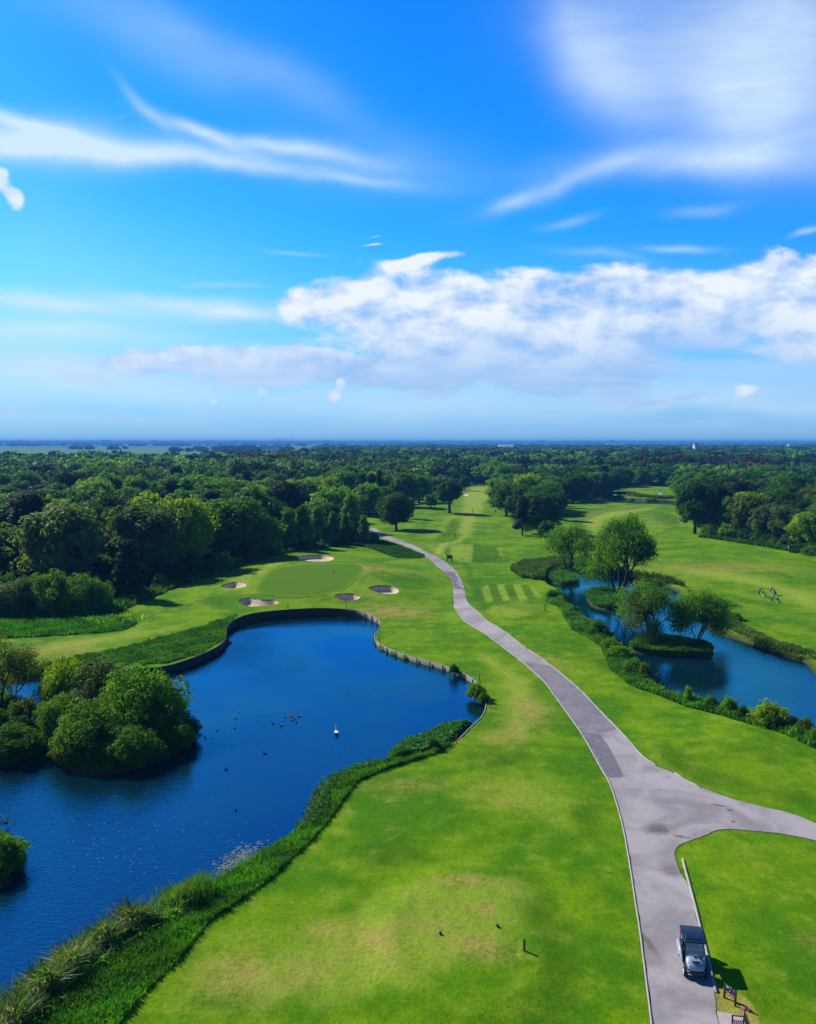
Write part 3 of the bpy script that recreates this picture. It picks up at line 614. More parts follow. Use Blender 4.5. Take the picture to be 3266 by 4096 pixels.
# ------------------------------------------------------------------ path and kerbs
def path_material(name, c0, c1, stains=True):
    m, t, out = new_mat(name)
    pos = t.node('ShaderNodeNewGeometry').outputs['Position']
    nb = t.noise(pos, .22, 4., .6, .8); nm = t.noise(pos, 1.6, 4., .65); nf = t.noise(pos, 14., 3., .7)
    col = t.mix(t.ss(nb, .35, .65), c0, c1)
    col = t.mix(t.m('MULTIPLY', t.ss(nm, .48, .72), .38), col, (.43, .37, .34)); col = t.mix(t.m('MULTIPLY', t.ss(t.noise(pos, 1.1, 5., .7, 1.2), .58, .75), .35), col, (.15, .135, .14))
    vo = t.node('ShaderNodeTexVoronoi', dict(feature='DISTANCE_TO_EDGE'), Vector=t.vm('ADD', pos, t.vm('MULTIPLY', t.node('ShaderNodeTexNoise', Vector=pos, Scale=1.2).outputs['Color'], (1.2, 1.2, 0))), Scale=.32)
    col = t.mix(t.m('MULTIPLY', t.ss(vo.outputs['Distance'], .022, .006), t.m('MULTIPLY', t.ss(nb, .5, .65), .16)), col, (.10, .09, .09))
    if stains:
        def st(crop, x, y, rx, ry, c, w, thr=.45, sc=2.5, cc=(.09, .07, .05)):
            q = flat(crop, x, y); mp = t.mapping(pos, (rx, ry, 50.), (q[0], q[1], 0), R(w), 'TEXTURE')
            d = t.vm('LENGTH', mp); k = t.m('MULTIPLY', t.ss(t.m('ADD', d, t.m('MULTIPLY_ADD', t.noise(pos, sc, 5., .7, 1.), 1.4, -.7)), 1., .2), c)
            return t.mix(k, col, cc)
        col = st('e4', 590, 745, 1.5, 1.3, .75, 20); col = st('e4', 690, 1050, 1.0, 1.6, .5, 0, sc=7.); col = st('e4', 1030, 570, .8, .28, .8, -25, sc=6., cc=(.07, .085, .09)); col = st('e4', 1105, 603, .35, .3, .8, 0, sc=6., cc=(.07, .085, .09))
        col = st('e4', 1130, 688, .25, .22, .9, 0, cc=(.06, .06, .07)); col = st('c5', 200, 830, .35, 1.8, .55, 8, sc=5.); col = st('c2', 1165, 885, 1.6, 6., .5, 15, cc=(.1, .09, .09)); col = st('e4', 760, 800, .9, .35, .7, -20, cc=(.09, .09, .03))
        col = st('e4', 330, 740, .5, 6., .25, 8, cc=(.45, .38, .33)); col = st('e4', 400, 600, 2., 4., .35, 5, cc=(.46, .41, .39)); col = st('e4', 520, 950, 1.6, 3., .35, 5, cc=(.46, .40, .38))
    f = t.m('MULTIPLY_ADD', nf, .6, .70)
    col = t.mix(1., col, t.node('ShaderNodeCombineColor', Red=f, Green=f, Blue=f).outputs[0], 'MULTIPLY')
    b = t.node('ShaderNodeBsdfPrincipled', Base_Color=col, Roughness=.85); b.inputs['Specular IOR Level'].default_value = .25
    bp = t.node('ShaderNodeBump', Strength=.35, Distance=.02, Height=nf); t.l.new(bp.outputs[0], b.inputs['Normal'])
    t.l.new(b.outputs[0], out.inputs[0]); return m
M_PATH = path_material('path_asphalt', (.30, .262, .258), (.46, .405, .395))
M_PATCH = path_material('asphalt_patch', (.165, .155, .175), (.20, .185, .205), False)
M_KERB = simple_mat('concrete_kerb', (.46, .41, .34), .9, var=.35, scale=3.)
zoff = lambda dz: (lambda Q, sd: H(Q[:, 0], Q[:, 1]) + dz)
tag(sheet('path', PATH_EDGE, .45, zoff(.03), M_PATH), kind='structure')
tag(sheet('path_patch', np.vstack([PP('e4', [(40, 55), (178, 62), (240, 150), (300, 260), (352, 377), (238, 378)]), PP('e4', [(170, 255), (120, 165)])]), .5, zoff(.036), M_PATCH), kind='structure')
tag(sheet('path_patch', PP('c4', [(5, 520), (150, 535), (320, 675), (428, 795), (545, 912), (440, 932), (345, 938), (250, 806), (125, 632)]), .6, zoff(.034), path_material('old_asphalt', (.205, .188, .205), (.275, .245, .26), False)), kind='structure')
tag(sheet('path_patch', PP('c2', [(1115, 838), (1170, 842), (1195, 880), (1180, 905), (1225, 935), (1232, 945), (1168, 940), (1165, 912), (1148, 872)]), .6, zoff(.034), M_PATCH), kind='structure')

def strip(line, w0, w1, z0, z1, step=.6, smooth=1):
    """kerb-like strip following the terrain: from offset w0 to w1 (right of travel), bottom z0 top z1"""
    p = resample(smooth_open(line, smooth), step, False); t = np.gradient(p, axis=0); t /= np.linalg.norm(t, axis=1)[:, None]
    nr = np.stack([t[:, 1], -t[:, 0]], 1); n = len(p); V = []
    jz = .012 * np.sin(np.arange(n) * 1.7) + .01 * rng.random(n)
    for o, z in ((w0, z0), (w0, z1), (w1, z1), (w1, z0)):
        q = p + nr * o; V.append(np.c_[q, H(q[:, 0], q[:, 1]) + z + (jz if z == z1 else 0)])
    idx = np.arange(4 * n).reshape(4, n); Fq = []
    for i in range(4):
        a, b = idx[i], idx[(i + 1) % 4]; Fq.append(np.stack([a[:-1], a[1:], b[1:], b[:-1]], 1))
    Fq = np.vstack(Fq); Fq = np.vstack([Fq, [[idx[0, 0], idx[1, 0], idx[2, 0], idx[3, 0]], [idx[3, -1], idx[2, -1], idx[1, -1], idx[0, -1]]]])
    return np.vstack(V), Fq
def kerb(line, side=1, w=.095):
    V, Fq = strip(line, 0 if side > 0 else -w, w if side > 0 else 0, -.1, .075)
    tag(put('kerb', mesh_np('kerb', V, Fq), None, M_KERB), kind='structure')
kerb(path_L[11:], 1); kerb(path_R1[10:22], -1); kerb(path_R1[22:25], -1, .1)
kerb(PP('e4', [(762, 958), (785, 1050), (815, 1160), (838, 1246)], 'c5', [(600, 420), (640, 580), (680, 750), (735, 960), (780, 1180), (812, 1285)]), -1, .15)

# ------------------------------------------------------------------ green, bunkers
def green_material():
    m, t, out = new_mat('putting_green_turf'); pos = t.node('ShaderNodeNewGeometry').outputs['Position']
    w = t.node('ShaderNodeTexWave', dict(wave_profile='SIN'), Vector=t.mapping(pos, rz=R(28)), Scale=.16, Distortion=.6)
    c = t.mix(t.noise(pos, .12, 3.), (.095, .195, .001), (.120, .230, .001)); c = t.mix(t.m('MULTIPLY', t.ss(w.outputs['Fac'], .3, .7), .40), c, (.145, .285, .002)); c = t.mix(t.node('ShaderNodeAttribute', dict(attribute_name='edge')).outputs['Fac'], c, (.155, .305, .002))
    b = t.node('ShaderNodeBsdfPrincipled', Base_Color=t.mix(t.m('MULTIPLY', t.noise(pos, 4., 4., .7), .5), c, (.045, .17, .003)), Roughness=.8); b.inputs['Specular IOR Level'].default_value = .04
    t.l.new(b.outputs[0], out.inputs[0]); return m
gs = tag(sheet('putting_green', GREEN, .7, lambda Q, sd: H(Q[:, 0], Q[:, 1]) + .03 * sstep(0, -.5, sd), green_material()), kind='structure')
_co = np.zeros(len(gs.data.vertices) * 3, np.float32); gs.data.vertices.foreach_get('co', _co); _sd = sd_poly(_co.reshape(-1, 3)[:, :2].astype(float), GREEN); _k = sstep(-.9, -.05, _sd); add_col(gs.data, 'edge', np.stack([_k, _k, _k, np.ones(len(_k))], 1))
def sand_material():
    m, t, out = new_mat('bunker_sand'); pos = t.node('ShaderNodeNewGeometry').outputs['Position']
    n = t.noise(pos, 1.2, 5., .6); nf = t.noise(pos, 9., 3.)
    b = t.node('ShaderNodeBsdfPrincipled', Base_Color=t.mix(n, (.66, .47, .34), (.80, .61, .48)), Roughness=.95)
    bp = t.node('ShaderNodeBump', Strength=.5, Distance=.06, Height=nf); t.l.new(bp.outputs[0], b.inputs['Normal'])
    t.l.new(b.outputs[0], out.inputs[0]); return m
M_SAND = sand_material()
for i, (poly, lab) in enumerate(BUNK):
    c = poly.mean(0); far = i >= 5
    t = thing('sand_bunker', lab, 'bunker', (0, 0, 0), group='sand bunkers')
    dp = .25 if far else 1.0
    sheet('sand', poly, .9 if far else .4, lambda Q, sd, dp=dp: H(Q[:, 0], Q[:, 1]) + .04 - dp * sstep(.02, -.75, sd) * (1 - .22 * sstep(-1, -3.5, sd)), M_SAND, t)
    skirt('grass_lip', poly, [(2.6, -.06, 0), (.7, .07, 0), (.12, .10, 0), (0, .05, .4), (-.12, -.12, .8)], .5, TURF, parent=t)

# ------------------------------------------------------------------ timber wall of the pond
M_WOOD = simple_mat('weathered_timber', (.20, .16, .12), .9, var=.5, scale=2.5, bump=.4)
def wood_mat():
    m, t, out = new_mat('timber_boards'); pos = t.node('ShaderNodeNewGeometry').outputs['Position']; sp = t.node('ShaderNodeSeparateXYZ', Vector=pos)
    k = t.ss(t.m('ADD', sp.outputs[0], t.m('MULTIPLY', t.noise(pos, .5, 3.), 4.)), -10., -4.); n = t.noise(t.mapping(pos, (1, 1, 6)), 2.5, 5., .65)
    c = t.mix(n, t.mix(k, (.030, .022, .016), (.20, .17, .13)), t.mix(k, (.085, .065, .05), (.42, .37, .30)))  # shaded left stretch and sunlit right stretch painted into the board colour
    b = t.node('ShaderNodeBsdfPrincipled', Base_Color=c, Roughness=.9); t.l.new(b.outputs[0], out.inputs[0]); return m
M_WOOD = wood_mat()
M_POST = simple_mat('timber_post', (.055, .045, .035), .9, var=.4, scale=5.)
tw = thing('timber_retaining_wall', 'weathered timber board wall holding the lawn along the edge of the main pond', 'retaining wall')
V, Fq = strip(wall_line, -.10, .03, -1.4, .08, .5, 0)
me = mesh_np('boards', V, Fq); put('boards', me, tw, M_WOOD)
wl = resample(wall_line, 2.3, False); wtan = np.gradient(wl, axis=0)
pm = MB().box((0, 0, -.55), (.11, .12, 1.32)).build('post', M_POST, tw, bevel=.02)
for i, (p, d) in enumerate(zip(wl, wtan)):
    o = pm if i == 0 else pm.copy()
    if i: COL.objects.link(o); o.parent = tw
    n = np.array([d[1], -d[0]]) / np.linalg.norm(d); q = p + n * .13
    if not inside([q], POND)[0]: q = p - n * .2
    o.location = (q[0], q[1], float(H(*p))); o.rotation_euler = (0, 0, math.atan2(d[1], d[0]))

# ------------------------------------------------------------------ foliage
def leaf_material(name, attr=None, trans=.46, var=.42):
    m, t, out = new_mat(name)
    if attr: base = t.node('ShaderNodeAttribute', dict(attribute_name=attr)).outputs['Color']
    else: base = t.node('ShaderNodeObjectInfo').outputs['Color']
    geo = t.node('ShaderNodeNewGeometry'); rnd = geo.outputs['Random Per Island']
    n = t.noise(geo.outputs['Position'], .35, 3., .6)
    k = t.m('MULTIPLY_ADD', rnd, var, t.m('MULTIPLY_ADD', n, .9, .55 - var / 2))
    c = t.mix(1., base, t.node('ShaderNodeCombineColor', Red=k, Green=k, Blue=k).outputs[0], 'MULTIPLY')
    c = t.mix(t.m('MULTIPLY', t.ss(n, .5, .75), .35), c, t.mix(1., c, (1.7, 1.3, .6), 'MULTIPLY'))
    d = t.node('ShaderNodeBsdfPrincipled', Base_Color=c, Roughness=.55); d.inputs['Specular IOR Level'].default_value = .12
    tr = t.node('ShaderNodeBsdfTranslucent', Color=t.mix(1., c, (1.7, 1.45, .4), 'MULTIPLY'))
    ms = t.node('ShaderNodeMixShader', Fac=trans); t.l.new(d.outputs[0], ms.inputs[1]); t.l.new(tr.outputs[0], ms.inputs[2])
    t.l.new(ms.outputs[0], out.inputs[0]); return m
M_LEAF = leaf_material('leaves'); M_LEAF_MASS = leaf_material('leaves_mass', 'tint', .42, .22)
M_BARK = simple_mat('bark', (.055, .042, .030), .95, var=.4, scale=3., bump=.5)
M_BARK_PALE = simple_mat('pale_bark', (.16, .13, .10), .95, var=.4, scale=3.)

def leaves(C, N, size, r, up=.42, aspect=.55, jit=.32):
    """diamond leaves at C facing roughly N"""
    n = len(C); N = N + r.normal(size=(n, 3)) * jit + np.array([0, 0, up]); N /= np.linalg.norm(N, axis=1)[:, None] + 1e-9
    T = np.cross(N, r.normal(size=(n, 3))); T /= np.linalg.norm(T, axis=1)[:, None] + 1e-9; B = np.cross(N, T)
    s = (size * (.65 + .7 * r.random(n)))[:, None]; bend = N * s * .12
    V = np.stack([C - T * s * .5 - bend, C + B * s * aspect * .5, C + T * s * .5 - bend, C - B * s * aspect * .5], 1).reshape(-1, 3)
    return V, np.arange(4 * n).reshape(n, 4)

def crown_points(lobes, n, r, thin=.0):
    """points on the outer shells of a union of lobes; lobes (k,6): centre, radii"""
    L = np.asarray(lobes); w = (L[:, 3] * L[:, 4] + L[:, 4] * L[:, 5] + L[:, 3] * L[:, 5]); w = w / w.sum()
    i = r.choice(len(L), int(n * 1.7), p=w); d = r.normal(size=(len(i), 3)); d /= np.linalg.norm(d, axis=1)[:, None]
    rad = np.where(r.random(len(i)) < .8, .82 + .25 * r.random(len(i)), .45 + .5 * r.random(len(i)))[:, None]
    Pt = L[i, :3] + d * L[i, 3:6] * rad
    dep = np.zeros(len(Pt))
    for l in L: dep = np.maximum(dep, 1 - np.linalg.norm((Pt - l[:3]) / l[3:6], axis=1))
    k = np.where(dep < .42 + .2 * r.random(len(Pt)))[0][:n]
    return Pt[k], d[k]

def sublobes(L, r, k=5, size=.46, keep=.72):
    out = []
    for l in L:
        l = np.array(l, float); out.append(np.r_[l[:3], l[3:] * keep])
        for _ in range(k):
            d = r.normal(size=3) + np.array([0, 0, .35]); d /= np.linalg.norm(d); q = size * (.65 + .7 * r.random())
            out.append(np.r_[l[:3] + d * l[3:] * (.62 + .25 * r.random()), l[3:] * q])
    return out

def blob_core(lobes, k=.6):
    V = []; Fq = []; ico = bmesh.new(); bmesh.ops.create_icosphere(ico, subdivisions=1, radius=1)
    iv = np.array([v.co[:] for v in ico.verts]); fi = np.array([[v.index for v in f.verts] + [f.verts[0].index] for f in ico.faces]); ico.free()
    return iv, fi

def lobes_dome(r, R_, Ht, zc, n, lob=(.30, .46), flat_=.8, low=-.5):
    """lobes spread over an ellipsoid (radius R_, height 2*Ht, centre zc)"""
    L = []
    for i in range(n):
        z = low + (1 - low) * (i + .5) / n; a = i * 2.39996 + r.random() * .7; q = math.sqrt(max(0, 1 - z * z)); k = .58 + .16 * r.random()
        s = R_ * (lob[0] + (lob[1] - lob[0]) * r.random())
        L.append((math.cos(a) * q * R_ * k, math.sin(a) * q * R_ * k, zc + z * Ht * k * 1.05, s, s * (.85 + .3 * r.random()), s * flat_))
    L.append((0, 0, zc, R_ * .5, R_ * .5, Ht * .55))
    return L

def tree_proto(kind, seed):
    """unit-size trees: total height 10 m; returns crown mesh, trunk mesh"""
    r = np.random.default_rng(seed); Tk = MB()
    leaf, n = .50, 4200
    if kind == 'broad':
        R_ = 4.3 + r.random() * 1.2; L = lobes_dome(r, R_, 4.6, 5.2, 34, (.26, .42), low=-.85); leaf, n = .52, 5800
        Tk.tube([(0, 0, -.3), (.05, 0, 1), (.1, .1, 2.6), (0, .1, 5.5)], [.42, .32, .27, .1], 8)
    elif kind == 'lone':
        R_ = 4.6; L = lobes_dome(r, R_, 4.2, 5.9, 34, (.24, .36), low=-.62); leaf, n = .42, 8500
        Tk.tube([(0, 0, -.3), (.05, 0, .4), (.05, .05, 2.2), (0, .1, 6)], [.75, .5, .42, .15], 10)
    elif kind == 'round':
        R_ = 4.0; L = lobes_dome(r, R_, 4.5, 5.3, 26, (.30, .46), low=-.8); leaf, n = .5, 5000
        Tk.tube([(0, 0, -.3), (0, 0, 3), (0, 0, 6)], [.35, .25, .1], 8)
    elif kind == 'upright':
        L = []
        for i in range(22):
            z = 1.6 + 7.2 * i / 21; q = 3.0 * (1 - (z - 1.2) / 8.6) ** .75; a = i * 2.4 + r.random(); s = (.75 + .7 * r.random()) * (.55 + .6 * (1 - z / 9.5))
            L.append((math.cos(a) * q * .55, math.sin(a) * q * .55, z, s * 1.1, s * 1.1, s * 1.25))
        leaf, n = .40, 5200; Tk.tube([(0, 0, -.3), (0, 0, 5), (0, 0, 8.5)], [.25, .16, .05], 7)
    elif kind == 'poplar':
        L = [(r.normal() * .25, r.normal() * .25, 1.2 + 8.3 * i / 13, .85 * math.sin(math.pi * (.12 + .85 * i / 13)) + .25, .85 * math.sin(math.pi * (.12 + .85 * i / 13)) + .25, .95) for i in range(14)]
        leaf, n = .45, 2200; Tk.tube([(0, 0, -.3), (0, 0, 8)], [.22, .05], 6)
    elif kind == 'pine':
        L = []
        for i in range(26):
            z = 2.6 + 7. * (i / 25); q = 3.4 * (1 - (z - 2.6) / 8.2) ** .8; a = i * 2.4 + r.random(); s = .7 + .55 * r.random()
            L.append((math.cos(a) * q * .72, math.sin(a) * q * .72, z + .3 * r.normal(), s * 1.3, s * 1.3, s * .6))
        leaf, n = .40, 4600; Tk.tube([(0, 0, -.3), (0, 0, 5), (.1, 0, 9.3)], [.3, .2, .05], 7)
    L0 = L; L = sublobes(L, r) if kind in ('broad', 'lone', 'round', 'upright') else L
    crown, d = crown_points(L, int(n * 1.25), r)
    V, Fq = leaves(crown, d, leaf, r); L = L0
    # dark heart of the crown: larger inner leaves close the view through
    heart, dh = crown_points([(l[0] * .8, l[1] * .8, l[2] + (5.3 - l[2]) * .12, l[3] * .7, l[4] * .7, l[5] * .7) for l in L], n // 6, r)
    V2, F2 = leaves(heart, dh, leaf * 2.3, r, 0., .9)
    V = np.vstack([V, V2]); Fq = np.vstack([Fq, F2 + len(Fq) * 4])
    for l in (L[2::4] if kind in ('broad', 'lone', 'round') else []):
        b = Vector((0, 0, 2.2 + 1.5 * r.random())); e = Vector(l[:3]); m_ = (b + e) / 2 + Vector((0, 0, -.3)); Tk.tube([b, m_, e], [.16, .1, .04], 5)
    return mesh_np('crown', V, Fq), Tk.build('trunk', M_BARK, None, True).data

PROTO = {}
def proto(kind, i):
    if (kind, i) not in PROTO:
        c, tk = tree_proto(kind, 100 + 17 * i + sum(map(ord, kind))); c.materials.append(M_LEAF)
        for o in [o for o in bpy.data.objects if o.data == tk]: bpy.data.objects.remove(o)
        PROTO[(kind, i)] = (c, tk)
    return PROTO[(kind, i)]
TONE = {'dark': (.046, .145, .005), 'deep': (.018, .058, .006), 'mid': (.078, .225, .006), 'lime': (.225, .390, .006), 'olive': (.115, .175, .012), 'grey': (.105, .185, .055), 'fresh': (.118, .300, .008), 'pine': (.014, .036, .014), 'copper': (.060, .050, .022)}
TONE_W = {'dark': 'dark green', 'deep': 'very dark green', 'mid': 'mid green', 'lime': 'bright yellow green', 'olive': 'olive green', 'grey': 'grey green', 'fresh': 'fresh green', 'pine': 'blackish green', 'copper': 'copper brown'}
KINDNAME = {'broad': 'broadleaf_tree', 'lone': 'broadleaf_tree', 'round': 'broadleaf_tree', 'upright': 'slender_tree', 'poplar': 'poplar_tree', 'pine': 'pine_tree'}

def tree(kind, i, x, y, h, w, tone, label, group=None, z=None, cat='tree', name=None):
    c, tk = proto(kind, i)
    t = thing(name or KINDNAME[kind], label, cat, (x, y, float(H(x, y)) - .05 if z is None else z), random.uniform(0, 6.28), group)
    t.scale = (w / 9.4, w / 9.4, h / 10.)
    if kind in ('upright', 'poplar'): t.scale = (h / 10. * w, h / 10. * w, h / 10.)
    k = random.uniform(.82, 1.2); o = put('crown', c, t); o.color = tuple(v * k for v in TONE[tone]) + (1,)
    put('trunk', tk, t); return t

# --- trees that stand out
def at(crop, x, y): return P(crop, x, y)
for (k, i, pos, h, w, tone, lab) in [
    ('lone', 0, ('c2', 1145, 505), 13.2, 12., 'dark', 'lone round dark tree on a thick short trunk at the left edge of the fairway'),
    ('broad', 1, ('c2', 840, 600), 12.8, 11.5, 'dark', 'wide dark tree on a stout trunk beside the path, its shadow on the grass'),
    ('round', 0, ('c2', 912, 536), 8.2, 6., 'mid', 'small pale green thin trunked tree right of the wide dark tree by the path'),
    ('round', 1, ('c2', 1037, 482), 6.8, 7., 'mid', 'small tree left of the lone dark round tree, thin trunk showing'),
    ('round', 0, ('c2', 1232, 376), 9.0, 9.5, 'dark', 'dark rounded tree far up the fairway beyond the lone round tree'),
    ('broad', 2, ('c2', 880, 470), 15.5, 15., 'mid', 'tall broad tree rising behind the wide dark tree by the path'),
    ('broad', 0, ('c2', 970, 445), 13.5, 13., 'mid', 'broad mid green tree between the path tree and the lone round tree'),
    ('pine', 0, ('c2', 700, 500), 15.5, 8.5, 'pine', 'tall blackish conifer at the wood edge above the end of the path'),
    ('pine', 1, ('c2', 742, 470), 15., 8., 'pine', 'second blackish conifer, right of the tallest one above the path end'),
    ('round', 1, ('c2', 775, 545), 9., 8., 'dark', 'dark bushy tree where the path disappears under the wood'),
    # clump between the two fairways
    ('broad', 0, ('c2', 1470, 520), 13.5, 13., 'mid', 'broad tree at the left end of the clump between the two fairways'),
    ('broad', 1, ('c2', 1425, 455), 12.5, 12., 'lime', 'bright tree at the upper left corner of the clump between the fairways'),
    ('pine', 0, ('c2', 1562, 632), 12., 8., 'deep', 'dark tree on a thin bare trunk at the front of the clump between the fairways'),
    ('broad', 2, ('c2', 1580, 500), 16., 15., 'lime', 'tallest yellow green tree of the clump between the fairways'),
    ('broad', 1, ('c2', 1640, 590), 13.5, 12.5, 'dark', 'dark dense tree in the middle front of the clump between the fairways'),
    ('broad', 0, ('c3', 90, 640), 13.5, 13., 'dark', 'dark heavy tree at the right front of the clump, above the pond end'),
    ('broad', 2, ('c3', 40, 500), 15.5, 14., 'lime', 'yellow green tree in the back row of the clump between the fairways'),
    ('broad', 1, ('c3', 165, 490), 12.5, 11., 'fresh', 'fresh green tree at the right back of the clump between the fairways'),
    ('round', 0, ('c3', 190, 560), 10.5, 9., 'dark', 'dark round tree at the right edge of the clump, shadow on the fairway'),
    ('round', 1, ('c3', 130, 690), 6.5, 7., 'dark', 'low dark bushy tree just behind the leaning pond willow'),
    ('lone', 0, ('c3', 283, 455), 12.5, 11., 'dark', 'dark tree with visible trunk at the head of the second fairway'),
    ('broad', 0, ('c3', 350, 440), 13., 11., 'mid', 'mid green tree left of the far pond, second from the dark trunked one'),
    ('broad', 2, ('c3', 415, 432), 13.5, 11., 'fresh', 'fresh green tree left of the far pond with pale leaves'),
    ('upright', 0, ('c3', 470, 432), 14., 1.3, 'mid', 'tall upright tree standing at the left end of the far pond'),
    ('broad', 1, ('c3', 520, 405), 13., 11., 'dark', 'dark tree at the left of the far green bank'),
    # right wood, front row
    ('broad', 1, ('c3', 1003, 640), 17.5, 13.5, 'dark', 'tall dark tree leaning out over the fairway at the corner of the right wood'),
    ('broad', 0, ('c3', 1120, 625), 15.5, 13., 'deep', 'deep green tree next to the leaning corner tree of the right wood'),
    ('round', 0, ('c3', 1215, 655), 12.5, 12., 'mid', 'mid green tree behind the white stake at the right wood'),
    ('broad', 2, ('c3', 1310, 670), 13.5, 13., 'olive', 'olive tree in the front row of the right wood, behind the bare edge'),
    ('round', 1, ('c3', 1430, 690), 11.5, 12., 'grey', 'grey green willow like tree in the front row of the right wood'),
    ('broad', 1, ('c3', 1545, 705), 11.5, 11., 'grey', 'grey green tree right of the willow like one in the right wood'),
    ('round', 0, ('c3', 1655, 735), 10.5, 11., 'lime', 'bright yellow green rounded tree at the right edge of the picture'),
    ('round', 1, ('c3', 1760, 745), 10.5, 11., 'mid', 'mid green tree cut off by the right edge of the picture'),
    # left wood, front
    ('pine', 1, ('c1', 805, 1080), 9.8, 8.6, 'pine', 'dark spruce like tree at the corner of the left wood beside the pale willow shrub'),
    ('upright', 0, ('c2', 580, 660), 14., 1.15, 'fresh', 'pointed pale green tree in front of the left wood beside the path'),
    ('upright', 0, ('c2', 385, 685), 11.5, 1.0, 'fresh', 'slim pale young tree in front of the left wood, above the big bunker'),
    ('upright', 0, ('c2', 480, 680), 9.5, 1.0, 'mid', 'slim young tree left of the pointed pale one at the path bend'),
    ('upright', 0, ('c2', 545, 672), 8.5, 1.0, 'mid', 'small slim tree directly below the pointed pale tree'),
    ('upright', 0, ('c2', 650, 672), 8.2, 1.05, 'fresh', 'slim pale tree at the right end of the left wood, nearest the path'),
    ('upright', 0, ('c2', 300, 700), 12., 1.1, 'mid', 'slim tree in front of the left wood, left of the big bunker'),
    ('upright', 0, ('c2', 215, 712), 11.5, 1.15, 'fresh', 'pale slender tree above the left end of the green'),
    ('upright', 0, ('c2', 130, 745), 9.0, 1.1, 'mid', 'small slender tree low at the wood edge above the left bunker'),
    ('upright', 0, ('c2', 60, 745), 12.5, 1.2, 'fresh', 'pale leafy slender tree in the front of the left wood, above the left bunker'),
    ('round', 0, ('c1', 1390, 800), 11.0, 9., 'dark', 'dark rounded tree in the front of the left wood, left of the slender pale trees'),
    ('round', 1, ('c1', 1270, 880), 9.0, 9., 'deep', 'deep shaded tree at the wood edge above the curving rough')]:
    x, y = at(*pos); tree(k, i, x, y, h, w, tone, lab)

# --- the woods: individual trees near enough to be told apart, the rest as one mass
def jitter_fill(poly, sp, r):
    lo, hi = poly.min(0), poly.max(0); gx, gy = np.meshgrid(np.arange(lo[0], hi[0], sp), np.arange(lo[1], hi[1], sp * .87))
    gx = gx + (np.arange(gx.shape[0]) % 2)[:, None] * sp / 2
    q = np.stack([gx.ravel(), gy.ravel()], 1) + (r.random((gx.size, 2)) - .5) * sp * .75
    return q[sd_poly(q, poly, 1.) < -2.5]
rw = np.random.default_rng(21)
MASS = []          # (x, y, h, w, tone)
cnt = {}
def sees(x, y, h): # roughly inside the frame
    return abs(x) / y < .56
def wood(poly, sp, where, limit, hs, tones, wts):
    q = jitter_fill(poly, sp, rw); q = q[np.argsort(q[:, 1])]
    taken = np.array([[o.location.x, o.location.y] for o in bpy.data.objects if o.get('category') == 'tree' and not o.get('group')])
    n = 0
    for x, y in q:
        if len(taken) and np.min(np.hypot(taken[:, 0] - x, taken[:, 1] - y)) < 4.5: continue
        if abs(x) / y > .72: continue
        big = .5 + .5 * math.sin(x * .05 + 2 * math.sin(y * .021)); h = hs[0] + (hs[1] - hs[0]) * (.3 * big + .7 * rw.random() ** 1.2); w = (.5 * h + 7.2) * (.82 + .50 * rw.random())
        ti = (math.sin(x * .043 + 1.3) * math.sin(y * .031) + rw.normal() * .55); tone = tones[int(np.clip((ti + 1.3) / 2.6, 0, .999) * len(tones))]
        if n < limit and sees(x, y, h):
            kind = rw.choice(['broad', 'broad', 'broad', 'round', 'pine'], p=[.3, .3, .2, .14, .06]); 
            if kind == 'pine': tone = 'pine'
            row = 'front rows' if n < limit * .3 else ('middle rows' if n < limit * .65 else 'back rows')
            size = 'tall' if h > hs[0] + .6 * (hs[1] - hs[0]) else 'lower'
            lab = '%s %s %s, %s, %s' % (size, TONE_W[tone], 'conifer' if kind == 'pine' else ('round topped tree' if kind == 'round' else 'spreading tree'), row, where(x, y))
            tree(kind, int(rw.integers(0, 4 if kind == 'broad' else 2)), x, y, h, w, tone, lab, 'trees of the ' + where(x, y)); n += 1
        else: MASS.append((x, y, h, w, tone))
def where_left(x, y): return 'left wood ' + ('at picture edge' if x < -.36 * y else ('behind pale shrub' if x < -.24 * y else ('behind the pond', 'behind the green')[x > -.12 * y]))
wood(WOOD_L, 15.2, where_left, 180, (7.5, 18), ['deep', 'dark', 'dark', 'mid', 'mid', 'fresh', 'lime', 'grey'], None)
wood(WOOD_R, 14.2, lambda x, y: 'right wood', 62, (10, 15.5), ['deep', 'dark', 'mid', 'dark', 'mid', 'lime', 'olive'], None)
wood(WOOD_C, 14., lambda x, y: 'wood beyond the fairways', 48, (11, 15.), ['deep', 'dark', 'mid', 'dark', 'fresh'], None)
# middle distance and far woodland
BAND = np.array([flat('f', -900, 1888), flat('f', 1800, 1925), flat('f', 2000, 1930), flat('f', 2300, 1925), flat('f', 4200, 1925), flat('f', 4200, 1842), flat('f', 1200, 1842), flat('f', 1000, 1850), flat('f', 830, 1874), flat('f', 640, 1872), flat('f', 500, 1862), flat('f', -900, 1864)])
for x, y in jitter_fill(BAND, 18., rw):
    if abs(x) / y < .6: MASS.append((x, y, 8 + 11 * rw.random() ** 1.3, 15 + 9 * rw.random(), ['copper', 'dark', 'deep', 'mid', 'pine', 'fresh'][int(np.clip((math.sin(x * .02) * math.sin(y * .011) + rw.normal() * .5 + 1.3) / 2.6, 0, .999) * 6)]))
BAND2 = np.array([flat('f', 1180, 1842), flat('f', 4200, 1842), flat('f', 4200, 1795), flat('f', 1300, 1795)])
for x, y in jitter_fill(BAND2, 26., rw):
    if abs(x) / y < .6: MASS.append((x, y, 11 + 6 * rw.random(), 24 + 6 * rw.random(), ['dark', 'deep', 'mid', 'pine'][int(rw.integers(0, 4))]))
